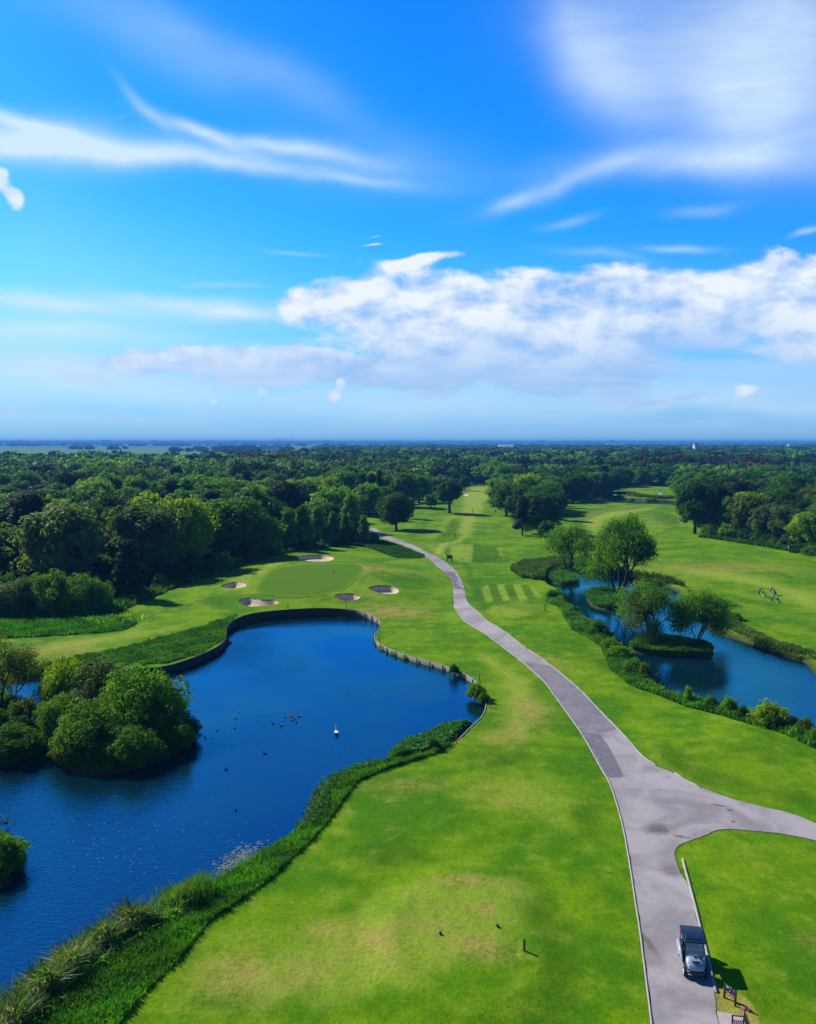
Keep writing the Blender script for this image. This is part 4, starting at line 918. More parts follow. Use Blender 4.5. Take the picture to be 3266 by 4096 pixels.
def far_strip(x0, x1, ypx, depth_px, n, h0, h1, wk=1.6):
    for _ in range(n):
        px = x0 + (x1 - x0) * rw.random(); q = flat('f', px, ypx + depth_px * rw.random()); h = h0 + (h1 - h0) * rw.random()
        MASS.append((q[0], q[1], h, h * wk * (1 + rw.random()), 'deep'))
far_strip(300, 900, 1796, 4, 14, 9, 14); far_strip(-200, 3500, 1782, 3, 260, 9, 15, 2.2); far_strip(560, 1000, 1806, 3, 16, 8, 13); far_strip(850, 1160, 1803, 4, 60, 9, 15)
far_strip(-300, 3500, 1774, 2.5, 300, 10, 18, 4.); far_strip(-300, 3600, 1770.4, 1., 260, 14, 34, 7.)
far_strip(820, 1100, 1838, 10, 60, 9, 15, 1.)

def woodland():
    Vs = []; Fs = []; Cs = []; off = 0; r = np.random.default_rng(5)
    tmpl = []
    for k in range(5):
        L = lobes_dome(r, 4.7, 4.3, 5.4, 18, (.34, .52), low=-.6); tmpl.append(sublobes(L, r, 4))
    for (x, y, h, w, tone) in MASS:
        d = math.hypot(x, y); n = int(np.clip(2.6e8 / (d * d) , 90, 1300)) if d < 1500 else 60
        leaf = math.sqrt(w * w / 88.) * np.clip(.0021 * d, .6, 3.2) / max(w / 9.4, .001) if d < 1500 else 3.6
        Pt, dn = crown_points(tmpl[int(r.integers(0, 5))], n, r)
        a = r.random() * 6.28; c, s = math.cos(a), math.sin(a); M = np.array([[c, -s, 0], [s, c, 0], [0, 0, 1]])
        Pt = (Pt @ M.T) * np.array([w / 9.4, w / 9.4, h / 10.]); dn = dn @ M.T
        V, Fq = leaves(Pt, dn, leaf * (w / 9.4), r, .30, .75, .20)
        Vs.append(V + np.array([x, y, 0])); Fs.append(Fq + off); off += len(V)
        k = r.uniform(.8, 1.25); Cs.append(np.tile(np.array(TONE[tone] + (1 / k,)) * k, (len(V), 1)))
    me = mesh_np('woodland', np.vstack(Vs), np.vstack(Fs)); add_col(me, 'tint', np.vstack(Cs))
    tag(put('woodland', me, None, M_LEAF_MASS), kind='stuff')
woodland()

# ------------------------------------------------------------------ pond trees with open crowns
def branchy(seed, stems, spread, depth, leaf, per, droop=0., clump=.55, fork=(3, 4)):
    r = np.random.default_rng(seed); Tk = MB(); tips = []
    def grow(p, d, L, rad, k):
        pts = [p]; q = p; dd = d
        for i in range(3):
            dd = (dd + Vector(r.normal(size=3)) * .16 + Vector((0, 0, .05 if k < 2 else -droop))).normalized(); q = q + dd * L / 3; pts.append(q)
        Tk.tube(pts, [rad, rad * .86, rad * .72, rad * .55], 7 if k < 2 else 4, cap=False)
        if k >= depth - 1: tips.extend([(pts[2], dd), (q, dd)])
        if k >= depth: return
        nb = int(r.integers(fork[0], fork[1] + 1)); a0 = r.random() * 6.28
        for i in range(nb):
            a = a0 + i * 6.28 / nb + r.normal() * .3; u = dd.cross(Vector((.3, .2, .9))).normalized(); w = dd.cross(u)
            nd = (dd + (u * math.cos(a) + w * math.sin(a)) * spread * (.6 + .6 * r.random())).normalized()
            grow(pts[3] if i else pts[2], nd, L * (.62 + .25 * r.random()), rad * .55, k + 1)
    for (x, y, lean, az, L, rad) in stems:
        grow(Vector((x, y, -.35)), Vector((math.sin(az) * lean, math.cos(az) * lean, 1)).normalized(), L, rad, 0)
    C = np.array([t[0][:] for t in tips]); n = len(C) * per
    i = np.repeat(np.arange(len(C)), per); o = r.normal(size=(n, 3)); rad = np.linalg.norm(o, axis=1)
    ctr = C.mean(0); Q = C[i] + o * clump * np.array([1, 1, .75]); N = (Q - C[i]) + .35 * (Q - ctr) / (np.abs(Q - ctr).max() + 1e-6)
    V, Fq = leaves(Q, N, leaf, r, .3)
    return V, Fq, Tk
def pond_tree(name, seed, stems, x, y, h, w, tone, label, z, leaf=.3, per=26, spread=.75, depth=3, droop=.0, clump=.6, bark=None, rz=0., fork=(3, 4)):
    V, Fq, Tk = branchy(seed, stems, spread, depth, leaf, per, droop, clump, fork)
    sz = h / V[:, 2].max(); lo, hi = np.percentile(V[:, :2], 2, 0), np.percentile(V[:, :2], 98, 0); sx = w / max(hi - lo)
    c = (lo + hi) / 2; S = np.array([sx, sx, sz]); k0 = leaf / ((sx * sx * sz) ** (1 / 3.))
    V, Fq, Tk = branchy(seed, stems, spread, depth, k0, per, droop, clump / ((sx * sx * sz) ** (1 / 3.)), fork)
    V = V * S; Tk.v = [tuple(np.array(v) * S) for v in Tk.v]
    t = thing(name, label, 'tree', (x, y, z), rz)
    o = put('crown', mesh_np('crown', V, Fq), t, M_LEAF); o.color = TONE[tone] + (1,)
    Tk.build('trunk', bark or M_BARK, t, True); return t
zi = -.02
x, y = flat('e2', 378, 705); pond_tree('willow_tree', 3, [(0, 0, .05, 0, 3.2, .3), (.3, .1, .35, 1.3, 3., .2), (-.25, 0, .4, -1.2, 3., .2)], x, y, 11.5, 10., 'fresh', 'open crowned willow on the small round island at the far end of the right pond', zi, .34, 42, .8, 3, .06, .8)
x, y = flat('e2', 822, 905); pond_tree('alder_tree', 5, [(0, 0, .05, 0, 3.6, .34), (.5, .1, .4, 1.4, 3.4, .26), (-.5, -.2, .3, -1.4, 3.3, .24), (.2, .4, .2, .5, 3.6, .24)], x, y, 16.3, 12.6, 'mid', 'tallest dense tree with several trunks on the middle island of the right pond', zi, .36, 44, .66, 3, -.03, .72)
x, y = flat('e2', 745, 955); pond_tree('alder_tree', 8, [(0, 0, .06, -1., 5., .17)], x, y, 12., 5., 'fresh', 'slender tree with one thin bare trunk in front of the tallest pond tree', zi, .30, 26, .62, 3, .0, .6)
x, y = flat('e2', 1015, 1305); pond_tree('willow_tree', 12, [(0, 0, .08, -1.2, 3.2, .17), (.1, .1, .45, -1.6, 2.6, .09)], x, y, 7.6, 5.2, 'grey', 'thin grey green willow at the left end of the long island', zi + .1, .24, 34, .75, 3, .09, .5)
x, y = flat('e2', 1072, 1298); pond_tree('willow_tree', 15, [(0, 0, .15, .6, 3.2, .19), (.2, 0, .35, 1.5, 3., .13), (-.1, .1, .2, -1., 3., .12)], x, y, 8.8, 7.6, 'fresh', 'broader willow with forked trunks on the long island, beside the thin one', zi + .1, .26, 36, .78, 3, .05, .55)
x, y = flat('e2', 1480, 1315); pond_tree('willow_tree', 21, [(0, 0, .35, 1.2, 2.8, .18), (.1, 0, .15, .3, 2.9, .14), (.2, .1, .6, 1.5, 2.8, .13), (-.15, .1, .1, -1., 2.8, .11)], x, y, 7.9, 7.2, 'fresh', 'dense bright willow with spreading pale stems at the right end of the long island', zi + .1, .26, 44, .72, 3, .0, .6, M_BARK_PALE)
x, y = flat('e1', -10, 960); pond_tree('willow_tree', 27, [(0, 0, .1, .3, 3.2, .18), (.2, .1, .4, 1.3, 2.8, .12), (-.3, .2, .3, -.6, 3., .14)], x, y, 8.8, 8.2, 'olive', 'dark straggly tree cut off by the left edge of the picture', -.1, .22, 34, .75, 3, .03, .5)

# ------------------------------------------------------------------ bushes
def bush_proto(seed, n, leaf, lob=(.22, .40), tall=1.25):
    r = np.random.default_rng(seed); L = []
    for i in range(34):
        zc = (i + .5) / 34; a = i * 2.39996 + r.random(); q = math.sqrt(max(0, 1 - zc * zc)); k = .66 + .14 * r.random(); s = lob[0] + (lob[1] - lob[0]) * r.random()
        L.append((math.cos(a) * q * k, math.sin(a) * q * k, (.06 + zc * tall * .72), s, s, s * .85))
    for l in range(len(L)): # uneven outline: some lobes stand out, others sink
        q = r.choice([.82, 1., 1.13]); L[l] = (L[l][0] * q, L[l][1] * q, L[l][2] * (.9 + .22 * r.random()), *L[l][3:])
    L.append((0, 0, .35, .55, .55, .55)); L0 = L; L = sublobes(L, r, 5, .48, .70)
    C, d = crown_points(L, n, r); k = C[:, 2] > -.06; V, Fq = leaves(C[k], d[k], leaf, r, .3)
    C2, d2 = crown_points([(l[0] * .8, l[1] * .8, l[2] * .85, l[3] * .75, l[4] * .75, l[5] * .75) for l in L0], n // 7, r); k = C2[:, 2] > -.04
    V2, F2 = leaves(C2[k], d2[k], leaf * 2.2, r, 0., .9)
    me = mesh_np('foliage', np.vstack([V, V2]), np.vstack([Fq, F2 + 4 * len(Fq)])); me.materials.append(M_LEAF); return me
BUSH_HI = [bush_proto(1, 21000, .062, (.26, .44)), bush_proto(2, 21000, .058, (.22, .40))]
BUSH_LO = [bush_proto(3, 2600, .13), bush_proto(4, 2600, .12, (.2, .36), 1.5)]
_st = MB()
for k in range(7): _st.tube([(.05 * math.cos(k), .05 * math.sin(k), -.1), (.3 * math.cos(k), .3 * math.sin(k), .5), (.45 * math.cos(k), .45 * math.sin(k), .95)], [.03, .02, .01], 5)
STEMS = _st.build('stems', M_BARK, None); _sm = STEMS.data; bpy.data.objects.remove(STEMS)
def bush(crop, bx, by, w, h, tone, label, hi=False, z=None, group=None, i=None, name='bush'):
    x, y = P(crop, bx, by) if z is None else flat(crop, bx, by, z)
    t = thing(name, label, 'bush', (x, y, (float(H(x, y)) - .05) if z is None else z), random.uniform(0, 6.28), group); t.scale = (w / 2, w / 2, h / 1.28)
    src = BUSH_HI if hi else BUSH_LO
    o = put('foliage', src[random.randint(0, 1) if i is None else i], t); k = random.uniform(.88, 1.12); o.color = tuple(v * k for v in TONE[tone]) + (1,)
    put('stems', _sm, t); return t
WZ = WATER_Z
for b in [(1240, 1150, 8.6, 6.9, 'fresh', 'largest leafy bush of the pond island, forming its right hand dome', 0), (880, 1040, 8.0, 6.9, 'grey', 'grey green bush at the back top of the pond island', 1), (590, 1010, 6.0, 6.5, 'lime', 'bright lime bush at the upper left of the pond island', 0),
          (500, 1200, 5.6, 4.6, 'fresh', 'fresh green bush on the left side of the pond island, over the narrow channel', 1), (840, 1310, 7.6, 4.9, 'fresh', 'bright green bush in the middle front of the pond island', 0), (1420, 1230, 6.0, 3.8, 'mid', 'shaded low bush at the right shore of the pond island', 1),
          (1100, 1360, 6.2, 3.2, 'mid', 'mid green bush overhanging the shadowed front shore of the pond island', 0), (660, 1370, 4.4, 2.7, 'olive', 'low yellowish bush at the lower left shore of the pond island', 1), (1560, 1190, 3.8, 2.1, 'deep', 'lowest darkest bush at the right tip of the pond island', 0)]:
    bush('e1', b[0], b[1], b[2], b[3], b[4], b[5], True, -.55, None, b[6], 'willow_bush')
for b in [(110, 1320, 5.4, 3.0, 'mid', 'leafy bush on the left bank across the channel from the pond island'), (-60, 1260, 5.4, 3.9, 'dark', 'dark bush cut by the left picture edge above the pond'), (215, 1150, 4.2, 3.9, 'olive', 'olive bush between the straggly left tree and the pond island'),
          (60, 1080, 4.5, 3.0, 'deep', 'deep shaded bush at the foot of the straggly left tree'), (-140, 1120, 5, 4.2, 'dark', 'dark bush at the left picture edge below the straggly tree')]:
    bush('e1', *b, True, -.4, name='willow_bush')
bush('c7', 10, 395, 3.6, 2.4, 'fresh', 'rounded bush at the lower left picture edge, standing in the pond', True, -.6, name='willow_bush')
bush('c7', -110, 380, 4.5, 2.8, 'mid', 'bush mostly outside the left picture edge beside the rounded one', True, -.6, name='willow_bush')
for b in [('c1', 120, 1178, 8.5, 6.2, 'grey', 'pale grey green willow shrub at the left front of the left wood'), ('c1', 330, 1165, 9.5, 7.4, 'fresh', 'tallest fresh green willow shrub in front of the left wood'), ('c1', 545, 1160, 8.0, 6.2, 'mid', 'mid green willow shrub right of the tallest one, before the left wood'), ('c1', -60, 1180, 8, 5.5, 'mid', 'willow shrub at the left picture edge before the left wood')]:
    bush(*b, True, name='willow_bush')
for b in [('c1', 1000, 1015, 4, 2.4, 'mid', 'low shrub at the wood edge above the curving rough, left of the small bunker'), ('c1', 860, 1075, 4.5, 2.6, 'dark', 'dark shrub at the foot of the spruce like tree'), ('c1', 1140, 965, 4, 2.2, 'dark', 'dark shrub on the wood edge left of the green'), ('c1', 1395, 900, 6, 3.6, 'fresh', 'fresh shrub at the wood edge above the left bunker'),
          ('c1', 1600, 815, 4, 2.2, 'lime', 'small lime shrub at the wood edge left of the big bunker'), ('c1', 1490, 870, 3.4, 1.7, 'fresh', 'low flowering shrub on the mown edge left of the big bunker'), ('c2', 110, 740, 4, 2.2, 'mid', 'low shrub under the slender trees left of the big bunker'), ('c2', 250, 712, 4, 2.4, 'dark', 'dark low shrub under the slender trees behind the big bunker'), ('c2', 700, 665, 4.5, 2.6, 'mid', 'shrub at the bend of the path beside the wood'), ('c2', 420, 695, 4, 2., 'fresh', 'fresh low shrub below the slim trees behind the big bunker'),
          ('c3', 1085, 660, 5.5, 3.6, 'fresh', 'fresh shrub behind the leaning corner tree of the right wood'), ('c3', 1250, 675, 4.5, 2.6, 'lime', 'lime shrub beside the white stake at the right wood'), ('c3', 1370, 690, 5, 2.4, 'mid', 'low shrub at the grass edge of the right wood'), ('c3', 1480, 712, 5, 1.8, 'fresh', 'low bramble like shrub at the edge of the right wood'), ('c3', 1600, 748, 6, 2., 'dark', 'dark low shrub below the grey green trees at right'), ('c3', 1700, 765, 6, 2.2, 'fresh', 'low shrub at the right picture edge below the lime tree'),
          ('c4', 1445, 880, 4.0, 2.5, 'lime', 'largest pale willow shrub on the near bank of the right pond'), ('c4', 1205, 812, 1.9, 1.9, 'fresh', 'fresh shrub left of the largest pale one on the pond bank'), ('c4', 1285, 842, 1.5, 1.2, 'dark', 'small dark shrub between two pale ones on the pond bank'), ('c4', 1585, 905, 1.6, 1.4, 'olive', 'olive shrub right of the largest pale one on the pond bank'), ('c4', 1655, 935, 1.9, 1.5, 'grey', 'grey shrub near the right picture edge on the pond bank'), ('c4', 1712, 985, 1.8, 1.5, 'fresh', 'shrub cut by the right picture edge on the pond bank'),
          ('c4', 962, 745, 1.0, 1.6, 'lime', 'slim pale sapling on the near bank of the right pond'), ('c4', 1100, 778, 1.5, 1.2, 'mid', 'small mid green shrub between the sapling and the pale shrubs'), ('c4', 430, 345, 3.4, 1.9, 'mid', 'round weedy bush on the bank of the right pond, jutting over the water'), ('c4', 555, 485, 3.4, 1.7, 'fresh', 'fresh green bush on the bank opposite the long island'), ('c4', 640, 575, 3.2, 1.7, 'mid', 'leafy bush at the bend of the bank below the long island'), ('c4', 706, 600, 1.8, 1.6, 'olive', 'small olive bush leaning over the water below the long island'), ('c4', 500, 430, 3.0, 1.5, 'fresh', 'pale fresh bush above the bend of the bank'),
          ('c4', 285, 212, 2.0, 1.0, 'fresh', 'low tuft of a bush near the black tee post'), ('c4', 165, 130, 2.8, 1.5, 'mid', 'weedy bush at the narrow upper bank of the right pond'), ('c4', 1235, 262, 3., 1.4, 'fresh', 'bright low bush on the far bank behind the bright willow'),
          ('c8', 1300, 412, 2.4, 1.8, 'fresh', 'leafy bush growing over the timber wall at the pond corner'), ('c8', 1340, 440, 1.5, 1.2, 'mid', 'smaller bush spilling over the wall next to the pond corner bush'), ('c8', 1170, 268, 1.4, .9, 'dark', 'small dark bush growing out of the timber wall'), ('e3', 945, 640, 1.5, .9, 'deep', 'small very dark bush beside the bed of broad leaves'),
          ('q', 290, 520, 4, 2., 'fresh', 'bush on the near bank of the far pond, left one'), ('q', 680, 565, 4, 2., 'fresh', 'bush on the near bank of the far pond, middle one'), ('q', 830, 565, 5, 2.2, 'mid', 'bush on the near bank of the far pond, right one')]:
    bush(*b)

# understorey along the front of the woods
def understorey(poly, line, n, where, seed):
    r = np.random.default_rng(seed); p = resample(line, .5, False); t = np.gradient(p, axis=0); t /= np.linalg.norm(t, axis=1)[:, None]
    k = 0
    while k < n:
        i = r.integers(0, len(p)); q = p[i] + np.array([-t[i, 1], t[i, 0]]) * (1.5 + 22 * r.random() ** 1.3)
        if not inside([q], poly)[0]: continue
        k += 1; tone = ['deep', 'dark', 'dark', 'mid', 'fresh'][int(r.integers(0, 5))]; w = 4 + 4 * r.random()
        t_ = thing('bush', '%s understorey shrub under the front trees of the %s' % (TONE_W[tone], where), 'bush', (q[0], q[1], float(H(*q)) - .05), r.random() * 6.28, 'understorey shrubs of the ' + where)
        t_.scale = (w / 2, w / 2, (2. + 3.2 * r.random()) / 1.28); o = put('foliage', BUSH_LO[int(r.integers(0, 2))], t_); kk = r.uniform(.8, 1.15); o.color = tuple(v * kk for v in TONE[tone]) + (1,); put('stems', _sm, t_)
understorey(WOOD_L, PP('c1', [(0, 1125), (350, 1095), (700, 1078), (830, 1062), (1040, 1002), (1260, 932), (1500, 852), (1719, 792)], 'c2', [(190, 717), (420, 692), (600, 660)]), 95, 'left wood', 71)
understorey(WOOD_R, PP('c3', [(1170, 670), (1300, 690), (1550, 724), (1719, 754), (2000, 800)]), 40, 'right wood', 72)

# ------------------------------------------------------------------ long grass, reeds, weeds
def blade_material(name):
    m, t, out = new_mat(name); c = t.node('ShaderNodeAttribute', dict(attribute_name='tint')).outputs['Color']
    d = t.node('ShaderNodeBsdfPrincipled', Base_Color=c, Roughness=.6); d.inputs['Specular IOR Level'].default_value = .25
    tr = t.node('ShaderNodeBsdfTranslucent', Color=t.mix(1., c, (1.6, 1.45, .45), 'MULTIPLY'))
    ms = t.node('ShaderNodeMixShader', Fac=.5); t.l.new(d.outputs[0], ms.inputs[1]); t.l.new(tr.outputs[0], ms.inputs[2]); t.l.new(ms.outputs[0], out.inputs[0]); return m
M_BLADE = blade_material('grass_blades')
def blades(name, Q, h, w, cols, lean=.5, z=None, wts=None, seed=1, clumpy=0.):
    """bent two segment blades; Q ground points, h (lo,hi)"""
    r = np.random.default_rng(seed); n = len(Q); z0 = H(Q[:, 0], Q[:, 1]) if z is None else (z(Q) if callable(z) else np.full(n, z))
    hh = h[0] + (h[1] - h[0]) * r.random(n)
    if clumpy: hh = hh * (1 + clumpy * np.sin(Q[:, 0] * 2.1 + np.sin(Q[:, 1] * 1.7)) * np.sin(Q[:, 1] * 2.3))
    ww = w * (.6 + .8 * r.random(n)); a = r.random(n) * 6.28; l = lean * (.3 + .9 * r.random(n)) * hh
    dx, dy = np.cos(a), np.sin(a); b = r.random(n) * 6.28; sx, sy = np.cos(b) * ww / 2, np.sin(b) * ww / 2
    B = np.c_[Q, z0 - .05]; m1 = B + np.c_[dx * l * .35, dy * l * .35, hh * .6]; T = B + np.c_[dx * l, dy * l, hh * (1 - .25 * lean)]
    S = np.c_[sx, sy, np.zeros(n)]
    V = np.stack([B - S, B + S, m1 + S * .8, m1 - S * .8, T], 1).reshape(-1, 3); i = np.arange(n) * 5
    Fq = np.vstack([np.stack([i, i + 1, i + 2, i + 3], 1), np.stack([i + 3, i + 2, i + 4, i + 4], 1)])
    tri = np.stack([i + 3, i + 2, i + 4], 1); me = bpy.data.meshes.new(name)
    me.vertices.add(len(V)); me.vertices.foreach_set('co', V.astype(np.float32).ravel())
    li = np.concatenate([np.stack([i, i + 1, i + 2, i + 3], 1).ravel(), tri.ravel()]).astype(np.int32)
    me.loops.add(len(li)); me.loops.foreach_set('vertex_index', li); me.polygons.add(2 * n)
    me.polygons.foreach_set('loop_start', np.r_[np.arange(n) * 4, 4 * n + np.arange(n) * 3].astype(np.int32)); me.update(calc_edges=True)
    ci = r.choice(len(cols), n, p=wts); C = 1.55 * np.array(cols)[ci] * (.7 + .6 * r.random((n, 1))); k = .75 + .5 * (.5 + .5 * np.sin(Q[:, 0] * .9 + 2 * np.sin(Q[:, 1] * .7))); C = C * k[:, None]
    add_col(me, 'tint', np.repeat(np.c_[C, np.ones(n)], 5, 0))
    return tag(put(name, me, None, M_BLADE), kind='stuff')
GR = [(.035, .17, .004), (.055, .20, .006), (.028, .12, .004), (.085, .19, .012)]
GRD = [(.022, .10, .003), (.035, .13, .004), (.05, .14, .008)]
REED = [(.05, .13, .012), (.085, .16, .03), (.13, .16, .06), (.30, .26, .17), (.03, .09, .01)]
def inshore(poly, q, d): return q[sd_poly(q, poly, 8.) > d]
Q = scatter(TALL[3][0], 46000); Q = Q[sd_poly(Q, POND, 3.) > -.75]; blades('long_grass', Q, (.25, .62), .05, GR, .6, lambda q: np.where(sd_poly(q, POND, 1.) < 0, -.3, H(q[:, 0], q[:, 1])), seed=1, clumpy=.3)
rl = smooth_open(PP('c7', [(1130, 520), (1010, 600), (860, 665), (750, 725), (610, 805), (460, 905), (310, 1005), (190, 1135), (70, 1284), (-150, 1480)]), 1)
def along(line, w0, w1, n, seed):
    r = np.random.default_rng(seed); p = resample(line, .1, False); t = np.gradient(p, axis=0); t /= np.linalg.norm(t, axis=1)[:, None]; i = r.integers(0, len(p), n)
    return p[i] + np.stack([t[i, 1], -t[i, 0]], 1) * (w0 + (w1 - w0) * r.random((n, 1)))
dense = lambda q: .5 + .5 * np.sin(q[:, 0] * 1.1 + 1.5 * np.sin(q[:, 1] * .8))
def reeds(line, w0, w1, n, h, w, seed, cols=REED, wts=(.3, .25, .2, .1, .15), zf=-.75, lean=.55):
    Q = along(line, w0, w1, int(n * 1.7), seed); g = .5 + .5 * np.sin(Q[:, 0] * 1.9 + 2.2 * np.sin(Q[:, 1] * 1.3 + .5)) * np.sin(Q[:, 1] * 2.3 + Q[:, 0] * .7)
    Q = Q[np.random.default_rng(seed + 1).random(len(Q)) < .12 + .88 * g]; return blades('reeds', Q, h, w, cols, lean, zf, wts, seed, .45)
zbank = lambda q: np.where(sd_poly(q, POND, 3.) < -.5, -.85, np.where(sd_poly(q, POND, 3.) < 0, -.45, H(q[:, 0], q[:, 1])))
_s = area(np.vstack([rl, rl[-1:] + [[5, 0]]])) ; side = 1 if inside([rl[len(rl) // 2] + 0], np.vstack([rl, rl])) .any() else 1
ta = rl[6] - rl[5]; nn = np.array([ta[1], -ta[0]]) / np.linalg.norm(ta); sgn = 1. if inside([rl[5] + nn * 1.5], POND)[0] else -1.
reeds(rl[4:], -.9 * sgn, 1.6 * sgn, 13000, (.5, 1.5), .075, 3, zf=zbank, lean=.75); reeds(rl[2:], -1.6 * sgn, .8 * sgn, 3500, (.3, .9), .14, 13, [(.05, .17, .01), (.08, .20, .02), (.16, .22, .07)], None, zbank, .9)
reeds(rl[len(rl) // 2:], -.9 * sgn, 1.2 * sgn, 2600, (.5, 1.25), .06, 17, [(.36, .36, .22), (.28, .32, .16), (.42, .40, .30)], None, zbank, .9)
_a = P('c7', 1060, 560); Q = np.array(_a) + np.random.default_rng(9).normal(size=(2600, 2)) * [.75, .6]; blades('reeds', Q, (1.0, 1.7), .04, [(.03, .12, .01), (.04, .14, .012), (.10, .15, .04)], .45, zbank, None, 12)
Q = scatter(TALL[1][0], 42000); Q = inshore(POND, Q, .15); blades('long_grass', Q, (.2, .5), .09, GRD + [(.05, .17, .005)], .7, None, None, 4, .4)
Q = scatter(TALL[0][0], 30000); blades('long_grass', Q, (.25, .6), .13, [(.03, .15, .004), (.045, .17, .006), (.025, .11, .004)], .6, None, None, 5, .3)
Q = np.array(P('e1', 1000, 165)) + np.random.default_rng(5).normal(size=(700, 2)) * [2.4, 1.6]; blades('cow_parsley', Q, (.4, .75), .10, [(.24, .36, .10), (.06, .16, .01), (.05, .15, .006)], .5, None, None, 6)
Q = scatter(TALL[2][0], 16000); blades('long_grass', Q, (.25, .55), .2, [(.015, .065, .003), (.025, .085, .004)], .6, None, None, 7)
Q = scatter(TALL[4][0], 30000); Q = Q[sd_poly(Q, POND2, 3.) > -.6]; blades('bank_weeds', Q, (.25, .8), .10, [(.035, .16, .005), (.05, .19, .008), (.025, .10, .004), (.09, .19, .02)], .7, lambda q: np.where(sd_poly(q, POND2, 1.) < 0, -.35, H(q[:, 0], q[:, 1])), None, 8, .45)
Q = scatter(TALL[5][0], 14000); Q = Q[sd_poly(Q, POND2, 3.) > -1.5]; blades('reeds', Q, (.9, 1.7), .16, [(.025, .075, .008), (.04, .10, .012), (.07, .11, .03)], .35, lambda q: np.where(sd_poly(q, POND2, 1.) < 0, -.8, H(q[:, 0], q[:, 1])), None, 9, .2)
Q = scatter(TALL[6][0], 9000); Q = Q[sd_poly(Q, POND2, 3.) > -.8]; blades('bank_weeds', Q, (.25, .75), .13, [(.035, .12, .006), (.06, .15, .012), (.12, .13, .05)], .6, lambda q: np.where(sd_poly(q, POND2, 1.) < 0, -.45, H(q[:, 0], q[:, 1])), None, 10, .3)
for k, nb, hh, sd_ in (('a', 3500, (.25, .6), 31), ('b', 9000, (.3, .8), 32), ('c', 14000, (.25, .65), 33), ('e', 9000, (.3, .8), 35)):
    Q = scatter(ISL[k], nb); blades('island_grass', Q, hh, .1, [(.035, .15, .006), (.05, .18, .008), (.022, .08, .005)] if k != 'c' else [(.022, .085, .005), (.04, .14, .006)], .6, -.05 if k != 'e' else -.35, None, sd_, .3)
fr = PP('q', [(-60, 330), (250, 340), (420, 400), (700, 420), (900, 450), (1250, 450), (1500, 440)]); Q = along(fr, -3, 3, 7000, 41); blades('reeds', Q, (1.0, 2.2), .35, [(.05, .08, .02), (.09, .10, .045), (.03, .06, .015)], .25, -.4, None, 41)
Q = along(PP('q', [(-60, 545), (300, 565), (800, 575), (1300, 595), (1500, 600)]), -2, 3, 3000, 42); blades('reeds', Q, (.6, 1.2), .35, [(.03, .07, .01), (.05, .10, .015)], .3, -.3, None, 42)
# edge of the woods: rank grass and bracken
for nm, line, sd_ in (('undergrowth', PP('c1', [(640, 1190), (830, 1100), (1040, 1020), (1260, 950), (1500, 870), (1719, 805)], 'c2', [(190, 728), (420, 698)]), 51), ('undergrowth', PP('c3', [(1050, 660), (1170, 676), (1300, 696), (1550, 735), (1719, 768), (2000, 830)]), 52)):
    Q = along(line, -2.5, 2.0, 9000, sd_); blades(nm, Q, (.3, 1.2), .3, [(.02, .08, .004), (.04, .14, .006), (.012, .05, .004)], .6, None, None, sd_, .4)

# beds of broad water plants
def leaf_bed(name, Q, z, size, cols, seed, up=1.2, aspect=.75):
    r = np.random.default_rng(seed); C = np.c_[Q, z]; V, Fq = leaves(C, np.tile([0, 0, up], (len(C), 1)), size, r, .4, aspect, .42)
    me = mesh_np(name, V, Fq); ci = r.integers(0, len(cols), len(Q)); c = np.array(cols)[ci] * (.7 + .6 * r.random((len(Q), 1))); add_col(me, 'tint', np.repeat(np.c_[c, np.ones(len(Q))], 4, 0))
    return tag(put(name, me, None, M_BLADE), kind='stuff')
BED = smooth_closed(PP('e3', [(535, 640), (580, 580), (660, 520), (760, 510), (880, 460), (960, 415), (1100, 395), (1220, 388), (1310, 390), (1240, 470), (1140, 570), (1090, 620), (950, 665), (800, 690), (640, 695), (560, 680)]), 2)
r_ = np.random.default_rng(61); Q = scatter(BED, 15000); sdv = sd_poly(Q, BED, 2.); leaf_bed('water_plants', Q, WATER_Z + .05 + (.15 + .75 * sstep(0, -1.0, sdv)) * r_.random(len(Q)) ** .5, .26, [(.035, .24, .012), (.055, .30, .014), (.025, .16, .008), (.12, .34, .02)], 61)
_p = np.random.default_rng(62).normal(size=(520, 2)); _c0 = np.array(flat('c7', 1300, 400, WATER_Z)); _c1 = np.array(flat('c7', 1440, 290, WATER_Z)); _ax = (_c1 - _c0); Q = (_c0 + _c1) / 2 + _ax * _p[:, :1] * .42 + np.array([-_ax[1], _ax[0]]) * _p[:, 1:] * .20 + .12 * np.sin(_p * 9); Q = Q[sd_poly(Q, POND, 5.) < -.5]; leaf_bed('lily_pads', Q, np.full(len(Q), WATER_Z + .02), .22, [(.42, .45, .36), (.55, .56, .48), (.22, .30, .16)], 62, 6.)
_f = np.random.default_rng(81); Q = np.vstack([np.array([flat('c7', 640 + 190 * a, 260 + 110 * b, WATER_Z)]) for a, b in _f.normal(size=(70, 2))] + [np.array([flat('c7', 1000 + 260 * a, 120 + 60 * b, WATER_Z)]) for a, b in _f.normal(size=(26, 2))] + [np.array([flat('c6', 1000 + 200 * a, 930 + 60 * b, WATER_Z)]) for a, b in _f.normal(size=(18, 2))])
Q = Q[sd_poly(Q, POND, 5.) < -2.]; leaf_bed('glint_specks', Q, np.full(len(Q), WATER_Z + .012), .095, [(.62, .62, .58)], 83, 9., .8)  # white discs on the water standing in for sun glints
